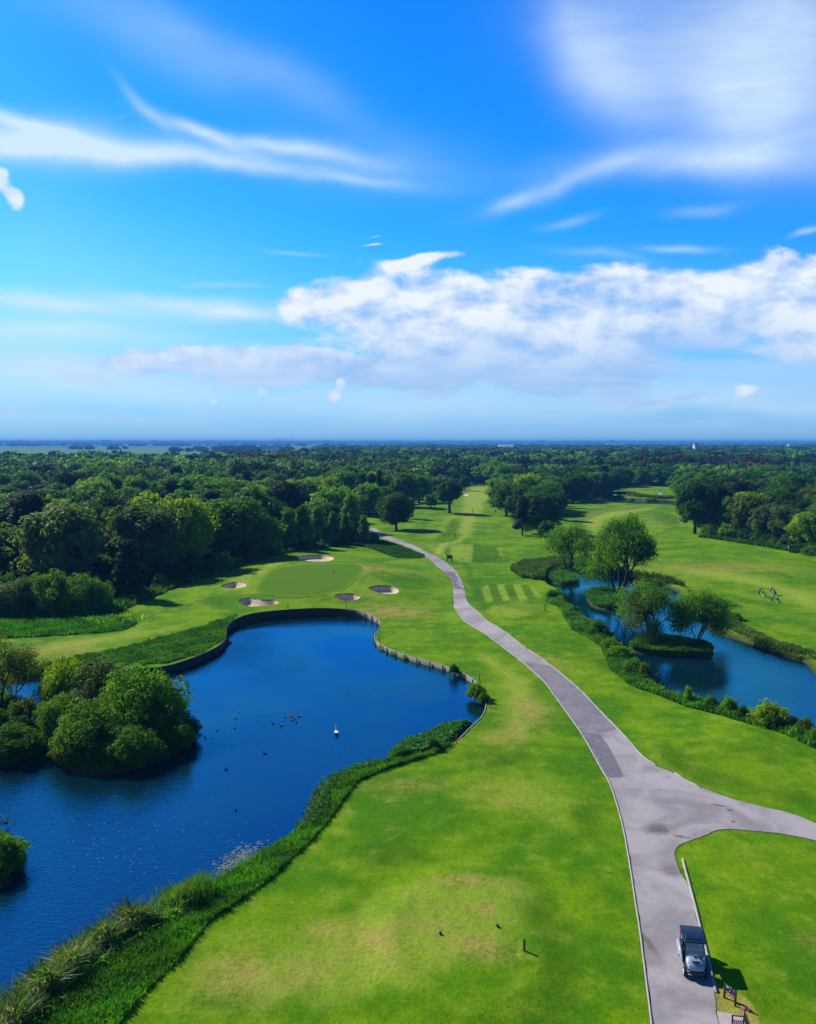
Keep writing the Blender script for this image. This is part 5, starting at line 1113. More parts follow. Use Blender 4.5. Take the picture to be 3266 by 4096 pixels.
Q = along(PP('c8', [(780, 770), (600, 835), (440, 895), (400, 980), (380, 1080), (300, 1146)]), -.9, .9, 2600, 63); Q = Q[sd_poly(Q, POND, 3.) > -.9]; leaf_bed('bank_weeds', Q, np.where(sd_poly(Q, POND, 1.) < 0, -.3, .15) + .35 * r_.random(len(Q)), .2, [(.03, .17, .005), (.05, .20, .008)], 64)

# ------------------------------------------------------------------ air
def make_haze():
    mb = MB().box((0, 15000, 19.), (90000, 90000, 46.)); o = mb.build('haze', None)
    m = bpy.data.materials.new('haze_air'); m.use_nodes = True; m.node_tree.nodes.clear(); t = NT(m.node_tree)
    out = t.node('ShaderNodeOutputMaterial'); pv = t.node('ShaderNodeVolumePrincipled')
    pv.inputs['Color'].default_value = (.13, .46, 1., 1); pv.inputs['Density'].default_value = .00018; pv.inputs['Anisotropy'].default_value = .0
    pv.inputs['Density Attribute'].default_value = ''; pv.inputs['Temperature Attribute'].default_value = ''; pv.inputs['Color Attribute'].default_value = ''
    t.l.new(pv.outputs[0], out.inputs['Volume']); m.cycles.homogeneous_volume = True
    o.data.materials.append(m); tag(o, kind='stuff')
make_haze()

# ------------------------------------------------------------------ small things: materials
M_BLACK = simple_mat('black_plastic', (.012, .012, .014), .45); M_RUBBER = simple_mat('rubber', (.014, .014, .015), .85)
M_CART = simple_mat('cart_paint', (.38, .45, .55), .28, var=.05); M_WHITE = simple_mat('white_paint', (.78, .79, .80), .3, var=.04); M_NAVY = simple_mat('navy_plastic', (.010, .026, .060), .32, var=.1)
M_DKBLUE = simple_mat('dark_blue_trim', (.012, .028, .075), .4); M_STEEL = simple_mat('steel', (.55, .56, .58), .35, .8)
M_BROWN = simple_mat('dark_stained_wood', (.045, .018, .012), .7, var=.4, scale=12.); M_POSTB = simple_mat('brown_post', (.085, .040, .022), .8, var=.4, scale=12.)
M_RED = simple_mat('red_paint', (.50, .03, .015), .5); M_YEL = simple_mat('yellow_cloth', (.80, .75, .05), .8); M_ORANGE = simple_mat('orange_paint', (.85, .25, .02), .5)
M_BLUEP = simple_mat('blue_paint', (.02, .08, .55), .5); M_SIGN = simple_mat('black_board', (.010, .010, .016), .4); M_PAVE = simple_mat('pale_paving', (.52, .42, .40), .9, var=.2, scale=1.5)
M_PINK = simple_mat('pink_petals', (.70, .03, .30), .6); M_CREAM = simple_mat('cream_petals', (.75, .6, .35), .6); M_SKIN = simple_mat('skin', (.42, .24, .17), .55, var=.08)
M_STAKEW = simple_mat('white_stake', (.75, .75, .72), .6, var=.1); M_DARKPOST = simple_mat('black_post', (.02, .018, .016), .8)
def glass_mat():
    m, t, out = new_mat('windscreen_glass'); g = t.node('ShaderNodeBsdfGlossy', Color=(.8, .9, 1, 1), Roughness=.03); tr = t.node('ShaderNodeBsdfTransparent', Color=(.45, .62, .72, 1))
    ms = t.node('ShaderNodeMixShader', Fac=.16); t.l.new(tr.outputs[0], ms.inputs[1]); t.l.new(g.outputs[0], ms.inputs[2]); t.l.new(ms.outputs[0], out.inputs[0]); return m
M_GLASS = glass_mat()
def loft(mb, secs, n=20, pw=3.2):
    """secs: (y, half width, z bottom, z top[, x offset])"""
    V = []; Fc = []
    for s in secs:
        y, hw, z0, z1 = s[:4]; xo = s[4] if len(s) > 4 else 0.
        for k in range(n):
            a = 2 * math.pi * k / n; c, q = math.cos(a), math.sin(a); f = lambda v: math.copysign(abs(v) ** (2 / pw), v)
            V.append((xo + hw * f(c), y, (z0 + z1) / 2 + (z1 - z0) / 2 * f(q)))
    m = len(secs)
    for i in range(m - 1):
        for k in range(n): Fc.append((i * n + k, i * n + (k + 1) % n, (i + 1) * n + (k + 1) % n, (i + 1) * n + k))
    Fc += [tuple(range(n)), tuple(range((m - 1) * n, m * n))[::-1]]
    return mb.add(V, Fc)

# ------------------------------------------------------------------ golf cart
def golf_cart():
    a = np.array(flat('d', 0, 0)) if False else None
    rl = np.array([14.82, 43.05]); fl = np.array([14.52, 41.28]); hd = (fl - rl) / np.linalg.norm(fl - rl); rt = np.array([-hd[1], hd[0]])
    c = (rl + fl) / 2 + rt * .54
    if c[0] < rl[0]: c = (rl + fl) / 2 - rt * .54
    t = thing('golf_cart', 'white golf cart with dark navy roof parked on the path against the right kerb', 'golf cart', (c[0], c[1], float(H(*c)) + .04), math.atan2(-hd[0], hd[1]))
    f = loft(MB(), [(-1.10, .50, .22, .42), (-1.0, .56, .20, .46), (-.2, .56, .20, .34), (.55, .52, .20, .34), (.95, .44, .24, .46), (1.02, .40, .26, .44)]).build('chassis', M_BLACK, t, True)
    # hood: rounded white shield sloping to the front
    h = loft(MB(), [(.50, .40, .55, .97), (.58, .46, .48, 1.0), (.78, .485, .44, .95), (1.0, .465, .42, .84), (1.16, .40, .42, .70), (1.235, .29, .44, .60)], 24, 2.6).build('hood', M_CART, t, True, sub=1)
    MB().box((0, 1.02, .853), (.40, .075, .02), rx=-.48).box((0, 1.055, .836), (.42, .012, .022), rx=-.48).build('vent_slot', M_BLACK, h)
    MB().box((0, .80, .945), (.035, .10, .012), rx=-.3).box((0, .80, .946), (.10, .026, .012), rx=-.3).box((.03, .77, .951), (.03, .05, .012), rz=.6, rx=-.3).build('emblem', M_BLACK, h)
    loft(MB(), [(.92, .53, .26, .44), (1.12, .51, .25, .46), (1.25, .40, .27, .47), (1.31, .26, .30, .45)], 20, 3).build('bumper', M_DKBLUE, t, True, sub=1)
    for s in (-1, 1):
        MB().lathe([(.0, 0), (.045, 0), (.05, .012), (.0, .02)], 12, (0, 0, 0)).build('headlight', M_STEEL, t, True)
        l = [ch for ch in t.children if ch.name.startswith('headlight')][-1]; l.location = (s * .34, 1.12, .68); l.rotation_euler = (-1.1, 0, -s * .45)
    # rear body with its two side cowls
    loft(MB(), [(-1.22, .40, .46, .74), (-1.15, .52, .42, .82), (-.75, .56, .40, .86), (-.38, .50, .36, .80), (-.30, .42, .36, .72)], 24, 3).build('rear_body', M_CART, t, True, sub=1)
    for s in (-1, 1):
        loft(MB(), [(-1.16, .07, .56, .74, s * .60), (-1.0, .105, .46, .88, s * .60), (-.6, .115, .42, .93, s * .61), (-.10, .10, .40, .80, s * .59), (.20, .07, .34, .58, s * .57), (.28, .02, .36, .46, s * .54)], 16, 2.5).build('side_cowl', M_CART, t, True, sub=1)
        MB().tube([(s * .53, -.72, .90), (s * .53, -.70, 1.06), (s * .52, -.2, 1.07), (s * .52, -.02, .95), (s * .52, .02, .60)], .030, 8).build('armrest', M_BLACK, t, True)
        MB().tube([(s * .50, -.98, .80), (s * .50, -.84, 1.60)], .022, 8).tube([(s * .44, .60, .92), (s * .49, .40, 1.60)], .022, 8).build('roof_post', M_BLACK, t, True)
    MB().box((0, -.22, .72), (.98, .50, .14)).build('seat', M_BLACK, t, bevel=.05)
    MB().box((0, -.54, 1.0), (.98, .13, .44), rx=-.18).build('seat_back', M_BLACK, t, bevel=.05)
    MB().box((0, .22, .35), (1.0, .62, .03)).build('floor', M_RUBBER, t)
    MB().box((0, .50, .72), (.92, .10, .44)).build('dashboard', M_BLACK, t, bevel=.03)
    MB().tube([(.24 + .17 * math.cos(k * math.pi / 8), .26 + .12 * math.sin(k * math.pi / 8), .98 + .11 * math.sin(k * math.pi / 8)) for k in range(17)], .016, 6).tube([(.24, .26, .98), (.24, .48, .80)], .02, 6).build('steering_wheel', M_BLACK, t, True)
    MB().box((0, .52, 1.26), (.90, .008, .72), rx=.30).build('windscreen', M_GLASS, t)
    ws = [ch for ch in t.children if ch.name.startswith('windscreen')][0]
    MB().beam((-.45, .52, 1.26), (.45, .52, 1.26), .022).beam((-.46, .63, .93), (.46, .63, .93), .03).build('screen_bar', M_STEEL, ws)
    r = loft(MB(), [(-.98, .50, 1.605, 1.65), (-.92, .575, 1.585, 1.665), (-.4, .585, 1.585, 1.68), (.46, .57, 1.585, 1.67), (.56, .545, 1.59, 1.66), (.60, .48, 1.60, 1.64)], 24, 6).build('roof', M_NAVY, t, True)
    loft(MB(), [(-.78, .40, 1.65, 1.695), (-.70, .45, 1.65, 1.708), (.30, .44, 1.65, 1.706), (.38, .39, 1.65, 1.69)], 24, 6).build('roof_panel', M_NAVY, r, True)
    for s in (-1, 1):
        for yy, rr in ((.88, .235), (-.86, .24)):
            tyre = MB().lathe([(.12, -.09), (rr * .82, -.10), (rr * .97, -.075), (rr, -.03), (rr, .03), (rr * .97, .075), (rr * .82, .10), (.12, .09)], 22, axis='X').build('wheel', M_RUBBER, t, True); tyre.location = (s * .50, yy, rr - .04)
            MB().lathe([(.03, -.112), (.11, -.112), (.145, -.095), (.145, .095), (.11, .112), (.03, .112)], 18, axis='X').build('rim', M_WHITE, tyre, True)
    MB().lathe([(.13, 0), (.14, .05), (.15, .8), (.13, .84)], 14, (-.2, -1.12, .55)).lathe([(.13, 0), (.14, .05), (.15, .7), (.13, .74)], 14, (.2, -1.12, .55)).build('bag_well', M_BLACK, t, True)
golf_cart()

# ------------------------------------------------------------------ hole sign, bench, posts, flag
def text_mesh(body, size, mat, parent, M, name='lettering'):
    cu = bpy.data.curves.new(name, 'FONT'); cu.body = body; cu.size = size; cu.extrude = .003; cu.align_x = 'CENTER'; cu.align_y = 'CENTER'; cu.offset = .004
    o = bpy.data.objects.new(name, cu); COL.objects.link(o); 
    dg = bpy.context.evaluated_depsgraph_get(); dg.update(); me = bpy.data.meshes.new_from_object(o.evaluated_get(dg)); bpy.data.objects.remove(o)
    me.materials.clear(); o = put(name, me, parent, mat); o.matrix_local = M; return o
def hole_sign():
    A = np.array([15.985, 39.62]); B = np.array([16.29, 39.0]); u = (B - A); L = np.linalg.norm(u); u /= L; c = (A + B) / 2
    t = thing('hole_sign', 'black hole sign numbered 16 with a red strip between two dark brown posts', 'sign', (c[0], c[1], float(H(*c))), math.atan2(u[1], u[0]))
    # local x along the board; local -y is the front
    for s in (-1, 1): MB().box((s * L / 2, 0, .36), (.085, .085, .92)).build('post', M_BROWN, t, bevel=.012)
    w = L / 2 - .045; prof = [(-w, .42), (w, .42), (w, .70), (w * .72, .72), (w * .45, .77), (w * .15, .80), (-w * .15, .79), (-w * .42, .745), (-w * .68, .78), (-w, .80)]
    def plate(pr, y0, y1, mb=None):
        mb = mb or MB(); n = len(pr); mb.add([(x, y0, z) for x, z in pr] + [(x, y1, z) for x, z in pr], [tuple(range(n)), tuple(range(n, 2 * n))[::-1]] + [(i, i + n, (i + 1) % n + n, (i + 1) % n) for i in range(n)]); return mb
    bd = plate(prof, -.012, .02).build('board', M_SIGN, t)
    eb = MB()
    for i in range(len(prof)):
        p, q = prof[i], prof[(i + 1) % len(prof)]; eb.beam((p[0] * .97, -.015, .61 + (p[1] - .61) * .96), (q[0] * .97, -.015, .61 + (q[1] - .61) * .96), .009, .006)
    eb.build('border', M_WHITE, bd)
    M = Matrix.Rotation(math.pi / 2, 4, 'X'); TM = lambda x, z: Matrix.Translation((x, -.016, z)) @ M
    text_mesh('16', .165, M_WHITE, bd, TM(-.175, .70))
    MB().box((.02, -.015, .735), (.035, .005, .03)).box((-.02, -.015, .575), (.09, .005, .012)).box((-.015, -.015, .545), (.06, .005, .012)).box((-.05, -.015, .56), (.012, .005, .04)).build('marks', M_WHITE, bd)
    plate([(.12, .49), (.17, .45), (.22, .50), (.20, .56), (.23, .60), (.18, .655), (.14, .62), (.15, .56)], -.016, -.008).build('map', M_BLUEP, bd)
    st = MB().box((0, 0, .345), (2 * w, .024, .085)).build('strip', M_RED, t)
    MB().box((-.10, -.014, .35), (.10, .005, .022)).build('lettering', M_WHITE, st); MB().box((.08, -.014, .342), (.17, .005, .026)).build('lettering', M_ORANGE, st)
hole_sign()
def bench():
    u = np.array([-.15, -.99]); u /= np.linalg.norm(u); e = np.array([15.80, 37.47]); c = e + u * .76
    t = thing('garden_bench', 'dark brown slatted wooden bench on pale paving, cut by the bottom edge', 'bench', (c[0], c[1], float(H(*c)) + .02), math.atan2(u[1], u[0]))
    # local +x towards camera, local -y is the front? front faces -x world
    fr = -1 if (np.array([-u[1], u[0]]) @ np.array([-1, 0])) < 0 else 1
    for s in (-.72, .72):
        MB().box((s, fr * .26, .30), (.06, .06, .62)).build('leg', M_BROWN, t); MB().box((s, -fr * .26, .45), (.06, .06, .94), rx=fr * .08).build('leg', M_BROWN, t)
        MB().box((s, 0, .635), (.07, .60, .035)).build('armrest', M_BROWN, t, bevel=.008)
    sm = MB(); [sm.box((0, fr * (-.20 + .105 * k), .43), (1.42, .062, .024)) for k in range(5)]; sm.build('seat', M_BROWN, t)
    bm_ = MB().box((0, -fr * .285, .90), (1.46, .035, .09)).box((0, -fr * .26, .52), (1.40, .03, .05)); [bm_.box((-.62 + .113 * k, -fr * .27, .71), (.05, .022, .34)) for k in range(12)]; bm_.build('backrest', M_BROWN, t)
    fl = MB(); r = np.random.default_rng(3); p = np.array([*(c - u * .74 + np.array([.30, 0.02])), .98 + float(H(*c))])
    ft = thing('flower_bunch', 'small bunch of pink and cream flowers tied to the bench corner', 'flowers', tuple(p))
    for mat, n, nm, o in ((M_PINK, 16, 'blossoms', (.03, -.02, 0)), (M_CREAM, 7, 'pale_blossoms', (-.05, .06, .03))):
        b = MB()
        for _ in range(n): q = r.normal(size=3) * .045 + np.array(o); b.lathe([(.004, -.02), (.030, .0), (.034, .012), (.004, .02)], 6, q)
        b.build(nm, mat, ft)
bench()
tag(sheet('paving', PP('z1', [(60, 985), (435, 1052), (810, 1120), (880, 1500), (170, 1560)]), .3, zoff(.045), M_PAVE), kind='structure')

def post(crop, x, y, h, r, mat, label, cat='post', name='marker_post', tilt=(0, 0), group=None, sq=True):
    px, py = P(crop, x, y); t = thing(name, label, cat, (px, py, float(H(px, py)) - .05), .3, group); t.rotation_euler = (tilt[0], tilt[1], .3)
    (MB().box((0, 0, h / 2), (r, r, h + .1)) if sq else MB().tube([(0, 0, 0), (0, 0, h)], r / 2, 8)).build('shaft', mat, t, bevel=.01)
    MB().lathe([(r * .45, 0), (r * .6, .02), (r * .3, .05)], 8, (0, 0, h + .05)).build('cap', mat, t); return t
post('d5', 1318, 795, .62, .10, M_POSTB, 'short brown wooden post on the near lawn, standing in a clipped pale square')
def tee_marker(crop, x, y, label):
    px, py = P(crop, x, y); t = thing('tee_marker', label, 'tee marker', (px, py, float(H(px, py))), .4)
    loft(MB(), [(-.11, .04, .0, .10), (-.07, .07, .0, .15), (.07, .07, .0, .15), (.11, .04, .0, .10)], 12, 4).build('block', M_BROWN, t, True); MB().tube([(0, 0, .12), (0, 0, .26)], .012, 6).build('spike', M_POSTB, t)
tee_marker('d5', 905, 425, 'small brown tee marker on the near lawn, upper right of the pair'); tee_marker('d5', 8, 540, 'small brown tee marker on the near lawn, lower left of the pair')
for a in [('d8', 645, 606, .9, .09, M_DARKPOST, 'dark stake behind the left part of the far timber wall'), ('d8', 1158, 604, .9, .09, M_DARKPOST, 'dark stake behind the right part of the far timber wall'),
          ('c8', 742, 98, .8, .09, M_POSTB, 'brown stake at the sharp corner of the timber wall'), ('c8', 1317, 322, .75, .08, M_DARKPOST, 'dark stake behind the bush on the timber wall'), ('c8', 1373, 470, .8, .08, M_POSTB, 'brown stake beside the lowest curve of the timber wall'), ('c8', 1184, 680, .8, .08, M_RED, 'red topped stake where the timber wall ends at the leaf bed'),
          ('c4', 811, 716, .8, .08, M_RED, 'red hazard stake on the near bank of the right pond'), ('c2', 1693, 1065, 1.0, .12, M_DARKPOST, 'dark post on the oval tee beside the right pond'), ('c2', 1438, 780, 1.2, .12, M_DARKPOST, 'dark post at the right end of the two tone tee'), ('c2', 1176, 645, 1.2, .14, M_DARKPOST, 'dark post on the dark mound up the fairway'), ('c2', 1147, 687, .9, .12, M_DARKPOST, 'short dark post at the top of the sandy track'), ('d6', 264, 1300, .8, .1, M_DARKPOST, 'thin dark post left of the small far sign'), ('e2', 1770, 0, 1, .1, M_DARKPOST, None)]:
    if a[6]: post(*a)
for a in [('c3', 1043, 592, 2.1, .22, 'leaning white stake behind the trunk of the corner tree', (0, .12)), ('c3', 1034, 634, .7, .2, 'low white stake at the foot of the corner tree', (0, .3)), ('c3', 1202, 672, 1.8, .2, 'white stake on the grass edge before the right wood', (0, .08)), ('c3', 1555, 748, 1.5, .18, 'white stake near the right picture edge before the wood', (0, .05))]:
    post(*a[:5], M_STAKEW, a[5], 'stake', 'boundary_stake', a[6])
def small_sign():
    x, y = P('d6', 340, 1415); t = thing('tee_sign', 'small dark far sign on two posts beside the path at the two tone tee', 'sign', (x, y, float(H(x, y))), .1)
    for s in (-.55, .55): MB().box((s, 0, .8), (.14, .14, 1.7)).build('post', M_DARKPOST, t, bevel=.01)
    MB().box((0, 0, 1.2), (.98, .05, .62)).build('board', M_SIGN, t); MB().box((0, 0, .72), (.98, .05, .12)).build('strip', M_BROWN, t)
    x, y = P('d6', 385, 1425); post('d6', 385, 1425, .9, .12, M_DARKPOST, 'short dark post right beside the small far sign')
small_sign()
def flagstick():
    x, y = P('d8', 1037, 365); t = thing('flagstick', 'thin pole with a yellow flag standing on the putting green', 'flag', (x, y, float(H(x, y))))
    MB().tube([(0, 0, 0), (0, 0, 2.1)], .02, 6).build('pole', M_WHITE, t)
    mb = MB(); n = 5; V = []
    for i in range(n): f = i / (n - 1); V += [(.5 * f, .05 * math.sin(4 * f), 2.08 - .1 * f), (.5 * f, .05 * math.sin(4 * f), 1.66 + .12 * f - .06 * f)]
    V += [(a, b + .012, c) for a, b, c in V]; m = 2 * n
    Fc = [(2 * i, 2 * i + 1, 2 * i + 3, 2 * i + 2) for i in range(n - 1)] + [(m + 2 * i, m + 2 * i + 2, m + 2 * i + 3, m + 2 * i + 1) for i in range(n - 1)]
    mb.add(V, Fc).build('flag', M_YEL, t)
flagstick()

# ------------------------------------------------------------------ people
def cloth(name, col, rough=.85, stripe=None):
    m = simple_mat(name, col, rough, var=.12, scale=6.)
    if stripe:
        t = NT(m.node_tree); b = [n for n in t.n if n.type == 'BSDF_PRINCIPLED'][0]; z = t.node('ShaderNodeSeparateXYZ', Vector=t.node('ShaderNodeTexCoord').outputs['Object']).outputs[2]
        k = t.m('GREATER_THAN', t.m('SINE', t.m('MULTIPLY', z, 55.)), 0.); t.l.new(t.mix(k, col, stripe), b.inputs['Base Color'])
    return m
def skin_mesh(name, J, E, mat, parent, sub=2, root=0):
    me = bpy.data.meshes.new(name); me.from_pydata([j[:3] for j in J], E, []); o = put(name, me, parent, mat)
    m = o.modifiers.new('skin', 'SKIN'); m.use_smooth_shade = True; me.skin_vertices[0].data  # layer made by the modifier
    for i, j in enumerate(J):
        sv = me.skin_vertices[0].data[i]; rr = j[3] if hasattr(j[3], '__len__') else (j[3], j[3]); sv.radius = rr; sv.use_root = (i == root)
    s = o.modifiers.new('sub', 'SUBSURF'); s.levels = s.render_levels = sub; return o
def person(label, x, y, rz, pose, shirt, legs, hat, shorts=False, z=None, S=1., shoe=None):
    """local frame: person looks along +y"""
    t = thing('person', label, 'person', (x, y, float(H(x, y)) if z is None else z), rz, s=S)
    p = dict(lean=.12, stride=.25, hands=[(-.2, .45, .95), (.2, .45, .95)], head=.02); p.update(pose); ln = p['lean']; st = p['stride']
    pel = Vector((0, 0, .93)); ch = Vector((0, ln * .8, 1.27)); nk = Vector((0, ln * 1.15, 1.47)); hd = Vector((0, ln * 1.3 + p['head'], 1.60)); top = hd + Vector((0, .01, .12))
    J = [(*pel, (.15, .11)), (*((pel + ch) / 2), (.135, .10)), (*ch, (.165, .115)), (*nk, (.055, .055)), (*hd, (.078, .095)), (*top, (.06, .075))]; E = [(0, 1), (1, 2), (2, 3), (3, 4), (4, 5)]
    sleeves = []; legp = []
    for s in (-1, 1):
        hip = Vector((s * .10, 0, .88)); ft = Vector((s * .10, s * st, .08 + (.05 if s < 0 and st else 0))); kn = (hip + ft) / 2 + Vector((0, .06 + abs(st) * .12, .02)); toe = ft + Vector((0, .16, -.04))
        b = len(J); J += [(*hip, .095), (*kn, .062), (*ft, .045), (*toe, .035)]; E += [(0, b), (b, b + 1), (b + 1, b + 2), (b + 2, b + 3)]; legp.append((hip, kn, ft, toe))
        sh = ch + Vector((s * .19, .0, .13)); hn = Vector(p['hands'][0 if s < 0 else 1]); el = (sh + hn) / 2 + Vector((s * .05, -.08, -.07))
        b = len(J); J += [(*sh, .062), (*el, .043), (*hn, .030)]; E += [(2, b), (b, b + 1), (b + 1, b + 2)]; sleeves.append((sh, el, hn))
        d = (hn - el).normalized(); up = Vector((0, 0, 1)); sd = d.cross(up).normalized() if abs(d.z) < .95 else Vector((1, 0, 0)); nn_ = sd.cross(d)
        pk = hn + d * .07; b2 = len(J); J.append((*pk, (.036, .02))); E.append((b + 2, b2))
        for k in range(4):
            f0 = pk + sd * (.027 - .018 * k) + d * .015; f1 = f0 + d * (.035 + .006 * (k in (1, 2))) - nn_ * .012; f2 = f1 + d * .008 - nn_ * .03
            b3 = len(J); J += [(*f0, .010), (*f1, .009), (*f2, .008)]; E += [(b2, b3), (b3, b3 + 1), (b3 + 1, b3 + 2)]
        th = len(J); J += [(*(hn + d * .03 + sd * .035), .011), (*(hn + d * .06 + sd * .05 - nn_ * .02), .009)]; E += [(b + 2, th), (th, th + 1)]
    body = skin_mesh('body', J, E, M_SKIN, t)
    # clothing: slightly larger shells
    SJ = [(*(pel + Vector((0, 0, .02))), (.165, .125)), (*((pel + ch) / 2), (.155, .12)), (*ch, (.182, .135)), (*(ch + Vector((0, ln * .2, .15))), (.085, .075))]; SE = [(0, 1), (1, 2), (2, 3)]
    for sh, el, hn in sleeves: b = len(SJ); m_ = sh.lerp(el, .85); SJ += [(*sh, .076), (*m_, .062)]; SE += [(2, b), (b, b + 1)]
    skin_mesh('shirt', SJ, SE, shirt, t)
    TJ = [(*pel, (.165, .13)), (*(pel + Vector((0, 0, .07))), (.15, .12))]; TE = [(0, 1)]
    for hip, kn, ft, toe in legp:
        b = len(TJ); TJ += [(*hip, .11), (*(kn if not shorts else hip.lerp(kn, .9)), .08)]; TE += [(0, b), (b, b + 1)]
        if not shorts: TJ.append((*(ft + Vector((0, 0, .03))), .062)); TE.append((b + 1, b + 2))
    skin_mesh('shorts' if shorts else 'trousers', TJ, TE, legs, t)
    for hip, kn, ft, toe in legp: loft(MB(), [(ft.y - .08, .03, ft.z - .08, ft.z + .01, ft.x), (ft.y - .05, .045, ft.z - .085, ft.z + .04, ft.x), (ft.y + .08, .05, ft.z - .085, ft.z, ft.x), (ft.y + .19, .03, ft.z - .085, ft.z - .05, ft.x)], 12, 3).build('shoe', shoe or M_WHITE, t, True)
    face = MB().tube([hd + Vector((0, .085, .0)), hd + Vector((0, .115, -.02))], [.016, .012], 6)
    face.build('nose', M_SKIN, t, True)
    e = MB(); [e.lathe([(.001, -.012), (.012, 0), (.001, .012)], 8, hd + Vector((s * .033, .082, .02))) for s in (-1, 1)]; e.build('eyes', M_BLACK, t)
    m2 = MB().box(hd + Vector((0, .088, -.055)), (.05, .012, .012)); m2.build('mouth', M_RED, t)
    er = MB(); [er.box(hd + Vector((s * .085, 0, 0)), (.02, .035, .055)) for s in (-1, 1)]; er.build('ears', M_SKIN, t, bevel=.008)
    if hat:
        loft(MB(), [(-.115, .03, .04, .09), (-.08, .085, .03, .16), (.0, .10, .035, .19), (.07, .085, .04, .16), (.10, .07, .045, .09), (.20, .05, .05, .065)], 14, 2.4).build('cap', hat, t, True).location = hd
    loft(MB(), [(-.10, .04, -.06, .06), (-.07, .085, -.07, .09), (.0, .092, -.02, .11)], 12, 2.4).build('hair', M_HAIR, t, True).location = hd
    return t
M_HAIR = simple_mat('grey_hair', (.12, .10, .085), .8)
C_WHITE = cloth('white_shirt', (.85, .85, .86)); C_LILAC = cloth('pale_shirt', (.75, .73, .84)); C_STRIPE = cloth('striped_jumper', (.05, .04, .12), stripe=(.60, .55, .58)); C_BLACK = cloth('black_trousers', (.012, .012, .014)); C_NAVY = cloth('navy_shorts', (.02, .022, .045)); C_DARK = cloth('dark_clothes', (.015, .016, .02))
def trolley(label, baglabel, x, y, rz, bagmat, trim):
    z = float(H(x, y)); t = thing('golf_trolley', label, 'golf trolley', (x, y, z), rz, 'golf trolleys on the right fairway')
    MB().tube([(0, .35, .12), (0, .05, .30), (0, -.45, .85), (0, -.62, 1.0)], .02, 6).tube([(-.3, 0, .15), (.3, 0, .15)], .016, 6).tube([(0, .05, .3), (-.3, 0, .15)], .014, 6).tube([(0, .05, .3), (.3, 0, .15)], .014, 6).build('frame', M_STEEL, t)
    MB().tube([(-.14, -.62, 1.0), (.14, -.62, 1.0)], .022, 8).build('handle', M_BLACK, t)
    for s in (-1, 1):
        w = MB().lathe([(.05, -.025), (.135, -.03), (.15, 0), (.135, .03), (.05, .025)], 16, axis='X').build('wheel', M_WHITE, t, True); w.location = (s * .32, 0, .15)
    w = MB().lathe([(.03, -.02), (.09, -.02), (.10, 0), (.09, .02), (.03, .02)], 12, axis='X').build('wheel', M_WHITE, t, True); w.location = (0, .42, .10)
    b = thing('golf_bag', baglabel, 'golf bag', (x, y, z), rz, 'golf bags on the right fairway')
    M = Matrix.Rotation(.62, 4, 'X'); base = Vector((0, .30, .24))
    def tf(p): return base + M @ Vector(p)
    bd = MB().tube([tf((0, 0, z_)) for z_ in (0, .05, .45, .80, .86)], [.12, .15, .15, .16, .165], 14).build('body', bagmat, b, True)
    MB().tube([tf((.11, .10, .12)), tf((.12, .11, .5))], [.07, .06], 10).tube([tf((-.11, .10, .12)), tf((-.12, .11, .45))], [.07, .06], 10).build('pocket', trim, b, True)
    cl = MB(); hdm = MB(); r = np.random.default_rng(int(x * 10))
    for k in range(8):
        a = k * .8; p0 = tf((.08 * math.cos(a), .08 * math.sin(a), .4)); p1 = tf((.11 * math.cos(a), .11 * math.sin(a), 1.05 + .1 * r.random())); cl.tube([p0, p1], .008, 5); hdm.lathe([(.004, -.04), (.04, -.02), (.045, .02), (.004, .04)], 8, p1)
    cl.build('clubs', M_STEEL, b); hdm.build('club_heads', M_WHITE if trim is M_WHITE else M_BLACK, b, True)
def walker(feet, bagpx, lab, shirt, legs, hat, shorts, tl, bl, bm, tr, lean):
    f = np.array(P('p', *feet)); b = np.array(P('p', *bagpx)); d = (b - f) / np.linalg.norm(b - f); rz = math.atan2(-d[0], d[1]); b = f + d * 1.15
    person(lab, f[0], f[1], rz, dict(lean=lean, stride=.27, hands=[(-.13, .48, .98), (.13, .48, .98)]), shirt, legs, hat, shorts)
    trolley(tl, bl, b[0], b[1], rz, bm, tr)
M_BAGB = simple_mat('black_bag', (.012, .012, .014), .6); M_BAGN = simple_mat('navy_bag', (.012, .035, .20), .6)
walker((545, 605), (720, 640), 'golfer in striped dark jumper and pale cap pushing a trolley', C_STRIPE, C_DARK, M_WHITE, False, 'trolley pushed by the golfer in the striped jumper', 'black bag with pale patches on the trolley of the golfer in stripes', M_BAGB, M_WHITE, .30)
walker((985, 545), (1180, 600), 'golfer in white shirt and dark shorts, farthest of the three on the fairway', C_WHITE, C_NAVY, M_WHITE, True, 'trolley pushed by the golfer in shorts', 'navy blue bag on the trolley of the golfer in shorts', M_BAGN, M_BAGN, .25)
walker((1030, 865), (1270, 900), 'golfer in pale shirt and black trousers, nearest of the three on the fairway', C_LILAC, C_BLACK, M_BLACK, False, 'trolley pushed by the golfer in black trousers', 'black and white bag on the trolley of the golfer in black trousers', M_BAGB, M_WHITE, .2)
x, y = P('d6', 870, 296); person('distant golfer in dark clothes finishing a swing on the central fairway', x, y, 1.2, dict(lean=.05, stride=.12, hands=[(-.05, .28, 1.62), (.08, .25, 1.66)]), C_DARK, C_DARK, M_BLACK)
cb = thing('golf_club', 'club raised over the shoulder of the distant golfer in dark clothes', 'golf club', (x, y, float(H(x, y))), 1.2); MB().tube([(.02, .30, 1.62), (.45, -.30, 2.05)], .02, 5).build('shaft', M_STEEL, cb); MB().box((.47, -.33, 2.07), (.10, .06, .06)).build('club_head', M_BLACK, cb)
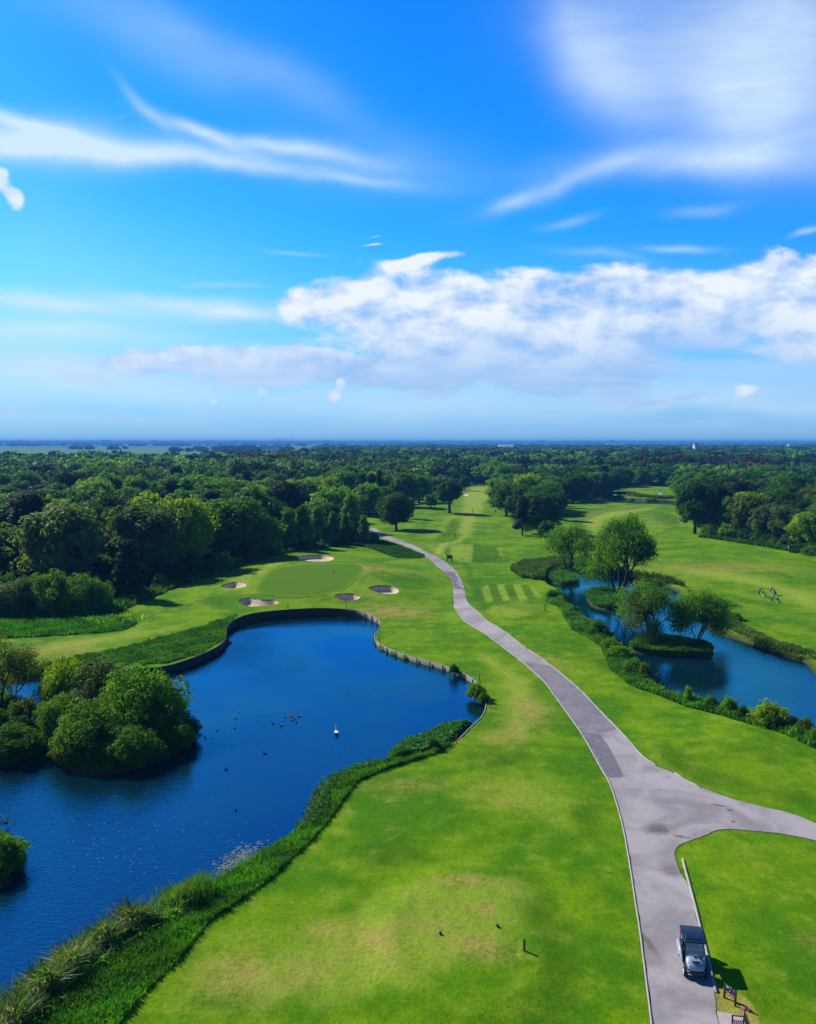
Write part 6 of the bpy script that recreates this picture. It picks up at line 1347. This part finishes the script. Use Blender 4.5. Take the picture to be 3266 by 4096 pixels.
def stand_bag(crop, px, py):
    x, y = P(crop, px, py); t = thing('golf_bag', 'upright black golf bag standing alone on the central fairway by the trees', 'golf bag', (x, y, float(H(x, y))), .5)
    MB().tube([(0, 0, .03), (0, 0, .1), (.05, .03, .6), (.1, .08, 1.05)], [.18, .24, .24, .22], 12).build('body', M_BAGB, t, True); MB().tube([(-.25, -.2, 0), (0, 0, .8)], .02, 5).tube([(.2, -.3, 0), (0, 0, .8)], .02, 5).build('stand_legs', M_STEEL, t)
    m = MB(); [m.tube([(.08, .05, .9), (.1 + .14 * math.cos(k), .08 + .14 * math.sin(k), 1.35)], .018, 5).lathe([(.005, -.05), (.06, 0), (.005, .05)], 6, (.1 + .14 * math.cos(k), .08 + .14 * math.sin(k), 1.38)) for k in range(6)]; m.build('clubs', M_BLACK, t)
stand_bag('d6', 1395, 286)
for px, py, lab, sc in ((432, 190, 'distant figure leaning forward at the left of the far tee, pale top', 1.), (625, 187, 'distant figure in white shirt, middle of the three on the far tee', 1.1), (697, 186, 'distant figure in white shirt, right one of the three on the far tee', 1.25)):
    x, y = P('q', px, py); person(lab, x, y, random.uniform(2, 4), dict(lean=.3 if px < 500 else .06, stride=.05, hands=[(-.2, .25, .9), (.2, .25, .9)]), C_WHITE, C_DARK, M_WHITE, S=sc)

# ------------------------------------------------------------------ birds
def bird_mat(name, body, neck, zc):
    m, t, out = new_mat(name); z = t.node('ShaderNodeSeparateXYZ', Vector=t.node('ShaderNodeTexCoord').outputs['Object'])
    n = t.noise(t.node('ShaderNodeTexCoord').outputs['Object'], 14., 3.); c = t.mix(n, tuple(v * .7 for v in body), tuple(v * 1.3 for v in body))
    b = t.node('ShaderNodeBsdfPrincipled', Base_Color=t.mix(t.ss(z.outputs[2], zc - .02, zc + .02), c, neck), Roughness=.8); t.l.new(b.outputs[0], out.inputs[0]); return m
B_GOOSE = bird_mat('goose_feathers', (.16, .14, .12), (.015, .014, .014), .21); B_PALE = bird_mat('pale_goose_feathers', (.42, .38, .34), (.05, .045, .04), .21); B_DUCK = bird_mat('coot_feathers', (.022, .022, .024), (.012, .012, .013), .2); B_GOSL = bird_mat('gosling_down', (.30, .24, .12), (.20, .16, .08), .2); B_SWAN = simple_mat('swan_feathers', (.85, .85, .84), .8, var=.05)
M_BILL = simple_mat('orange_bill', (.65, .22, .03), .5)
GOOSE = MB().tube([(0, -.36, .16), (0, -.28, .13), (0, -.14, .09), (0, .04, .07), (0, .18, .09), (0, .25, .15), (0, .27, .24), (0, .275, .34), (0, .30, .39), (0, .35, .385), (0, .40, .365)], [.015, .07, .125, .15, .125, .075, .045, .04, .055, .045, .012], 12)
def bird(name, label, crop, px, py, mat, s, rz, group=None, swan=False):
    x, y = flat(crop, px, py, WATER_Z + .05); t = thing(name, label, name, (x, y, WATER_Z), rz, group, s)
    GOOSE.build('body', mat, t, True, sub=1)
    w = MB(); [loft(w, [(-.34, .012, .13, .17, sg * .05), (-.2, .035, .10, .22, sg * .10), (.0, .045, .08, .22, sg * .12), (.13, .02, .10, .18, sg * .10)], 10, 2.2) for sg in (-1, 1)]; w.build('wings', mat, t, True)
    MB().tube([(0, .385, .37), (0, .44, .35)], [.02, .006], 6).build('bill', M_BILL if swan else M_BLACK, t, True); return t
bird('goose', 'grey goose at the upper left of the family of geese', 'g', 608, 285, B_GOOSE, .58, .2); bird('goose', 'dark goose farthest left of the family of geese', 'g', 400, 400, B_DUCK, .58, .5); bird('goose', 'pale bellied goose below the goslings, left of the cluster', 'g', 540, 432, B_PALE, .58, 2.0); bird('goose', 'dark goose right beside the goslings at the front', 'g', 802, 380, B_DUCK, .58, .1); bird('goose', 'pale brown goose at the right end of the goose family', 'g', 852, 275, B_PALE, .58, 1.4)
for i, (px, py) in enumerate([(680, 275), (700, 262), (705, 290), (725, 275), (740, 300), (760, 295), (755, 320), (785, 315), (715, 345), (750, 338)]): bird('gosling', 'brown gosling in the tight cluster between the geese on the main pond', 'g', px, py, B_GOSL, .34, i * .9, 'goslings in the tight cluster')
bird('duck', 'dark duck alone below the goose family', 'g', 262, 915, B_GOOSE, .55, 1.5)
sw = bird('swan', 'white mute swan with its neck raised on the main pond', 'g', 1490, 575, B_SWAN, 1.35, .25, swan=True)
bd = [c for c in sw.children if c.name.startswith('body')][0]
mb = MB().tube([(0, -.34, .17), (0, -.26, .14), (0, -.12, .10), (0, .04, .09), (0, .16, .11), (0, .21, .17), (0, .20, .27), (0, .185, .38), (0, .20, .475), (0, .25, .50), (0, .30, .48), (0, .35, .455)], [.015, .075, .13, .155, .12, .065, .036, .032, .034, .044, .032, .01], 12)
bd.data = mb.build('body', B_SWAN, None, True).data
for o in [o for o in bpy.data.objects if o.data == bd.data and o != bd]: bpy.data.objects.remove(o)
for c in sw.children:
    if c.name.startswith('bill'): c.location = (0, -.055, .10)
for i, (px, py, l) in enumerate([(1370, 497, 'small duck farthest up the pond, left of the goose family'), (1353, 532, 'dark duck just below the farthest small duck'), (1140, 548, 'dark duck close to the right tip of the pond island'), (1245, 602, 'duck between the island tip and the goose family'), (1345, 588, 'pale duck midway between the island and the geese'), (1175, 644, 'dark duck in the shade right of the island'), (1297, 826, 'duck in open water below the island tip'), (1355, 1062, 'duck in open water nearest the lily pads')]):
    bird('duck', l, 'c6', px, py, B_PALE if 'pale' in l or 'small' in l else B_DUCK, .46, i * 1.3)
for i, (px, py, l) in enumerate([(1080, 492, 'coot close under the right tip of the long island'), (1107, 517, 'coot just below the one at the tip of the long island'), (1132, 588, 'left one of two coots in the lower right pond'), (1160, 592, 'right one of two coots in the lower right pond')]): bird('coot', l, 'c4', px, py, B_DUCK, .6, 1. + i)

# ------------------------------------------------------------------ driftwood, dead branches, rocks
def deadwood(crop, px, py, n, L, label, z, seed):
    x, y = flat(crop, px, py, z); t = thing('dead_branch', label, 'branch', (x, y, z)); r = np.random.default_rng(seed); m = MB()
    for k in range(n):
        a = r.random() * 6.28; p = Vector((0, 0, 0)); d = Vector((math.cos(a), math.sin(a), .9)); pts = [p]
        for i in range(4): d = d + Vector(r.normal(size=3)) * .35; p = p + d.normalized() * L / 4; pts.append(p)
        m.tube(pts, [.035, .028, .02, .012, .006], 5)
    m.build('twigs', M_BARK_PALE, t, True)
deadwood('c7', 40, 140, 7, 1.5, 'bare pale dead branch above the bush at the lower left edge', -.5, 2); deadwood('c7', 680, 640, 6, 1.3, 'bare pale twigs among the reeds at the near pond bank', -.5, 4); deadwood('c4', 1300, 350, 6, .9, 'pale dead roots on the far bank of the right pond', -.4, 6)
x, y = flat('c4', 790, 588, WATER_Z); lg = thing('floating_log', 'pale log floating near the bank below the long island', 'log', (x, y, WATER_Z + .03), .5); MB().tube([(-.45, 0, 0), (0, .03, .03), (.45, 0, .05)], [.06, .07, .04], 8).build('log', M_BARK_PALE, lg, True)

# ------------------------------------------------------------------ far buildings and cranes
M_WALLW = simple_mat('white_render', (.78, .77, .74), .8, var=.06); M_ROOFD = simple_mat('slate_roof', (.10, .10, .12), .7); M_ROOFW = simple_mat('pale_roof', (.72, .72, .73), .6); M_WIN = simple_mat('dark_window', (.02, .025, .03), .2)
def house(px, py, w, d, h, label, roofm, rz=0., zb=0., roofh=None):
    x, y = flat('f', px, py); t = thing('house', label, 'house', (x, y, zb), rz); rh = roofh or w * .3
    wl = MB().box((0, 0, h / 2), (w, d, h)).build('wall', M_WALLW, t)
    MB().add([(-w * .55, -d * .55, h + .01), (w * .55, -d * .55, h + .01), (w * .55, d * .55, h + .01), (-w * .55, d * .55, h + .01), (-w * .55, 0, h + rh), (w * .55, 0, h + rh)], [(0, 1, 5, 4), (2, 3, 4, 5), (0, 4, 3), (1, 2, 5), (0, 3, 2, 1)]).build('roof', roofm, t)
    for k in (-.28, .28): MB().box((k * w, -d / 2 - .02, h * .6), (w * .16, .1, h * .22)).build('window', M_WIN, t)
house(2783, 1832, 7, 8, 21, 'white tower like house rising above the trees of the right wood', M_ROOFW, .2, 0, 5)
house(2024, 1816, 30, 16, 17, 'long white roofed building among the far trees', M_ROOFW, .1, 0, 5); house(350, 1796, 40, 25, 9, 'pale far farm building on the left plain', M_ROOFW, .3)
house(2442, 1793, 34, 20, 16, 'small pale building far among the right hand woods', M_ROOFW, .0); house(3165, 1808, 20, 14, 17, 'pale far building near the right picture edge', M_ROOFW, .3); house(1082, 1818, 34, 14, 10, 'pale far roof left of the poplars', M_ROOFW, .0)
M_CRANE = simple_mat('crane_paint', (.45, .47, .5), .6)
for i, (px, hh) in enumerate([(1098, 34), (1116, 36), (1126, 38), (1144, 40), (1170, 36)]):
    d = 5200.; x = (px - 1633) / F * d; t = thing('dock_crane', ['leftmost pale dock crane on the horizon', 'second pale dock crane on the horizon', 'third pale dock crane from the left on the horizon', 'tallest pale dock crane on the horizon', 'rightmost pale dock crane, standing apart on the horizon'][i], 'crane', (x, d, 0), .2 * i, 'dock cranes on the horizon')
    MB().beam((-9, 0, 0), (-5, 0, hh * .8), 2.2).beam((9, 0, 0), (5, 0, hh * .8), 2.2).beam((-9, 0, hh * .45), (9, 0, hh * .45), 1.8).build('portal', M_CRANE, t); MB().beam((-8, 0, hh * .8), (14, 0, hh * 1.45), 2.2).beam((-6, 0, hh * .8), (-6, 0, hh * 1.15), 2).beam((-6, 0, hh * 1.15), (14, 0, hh * 1.45), .8).build('boom', M_CRANE, t)
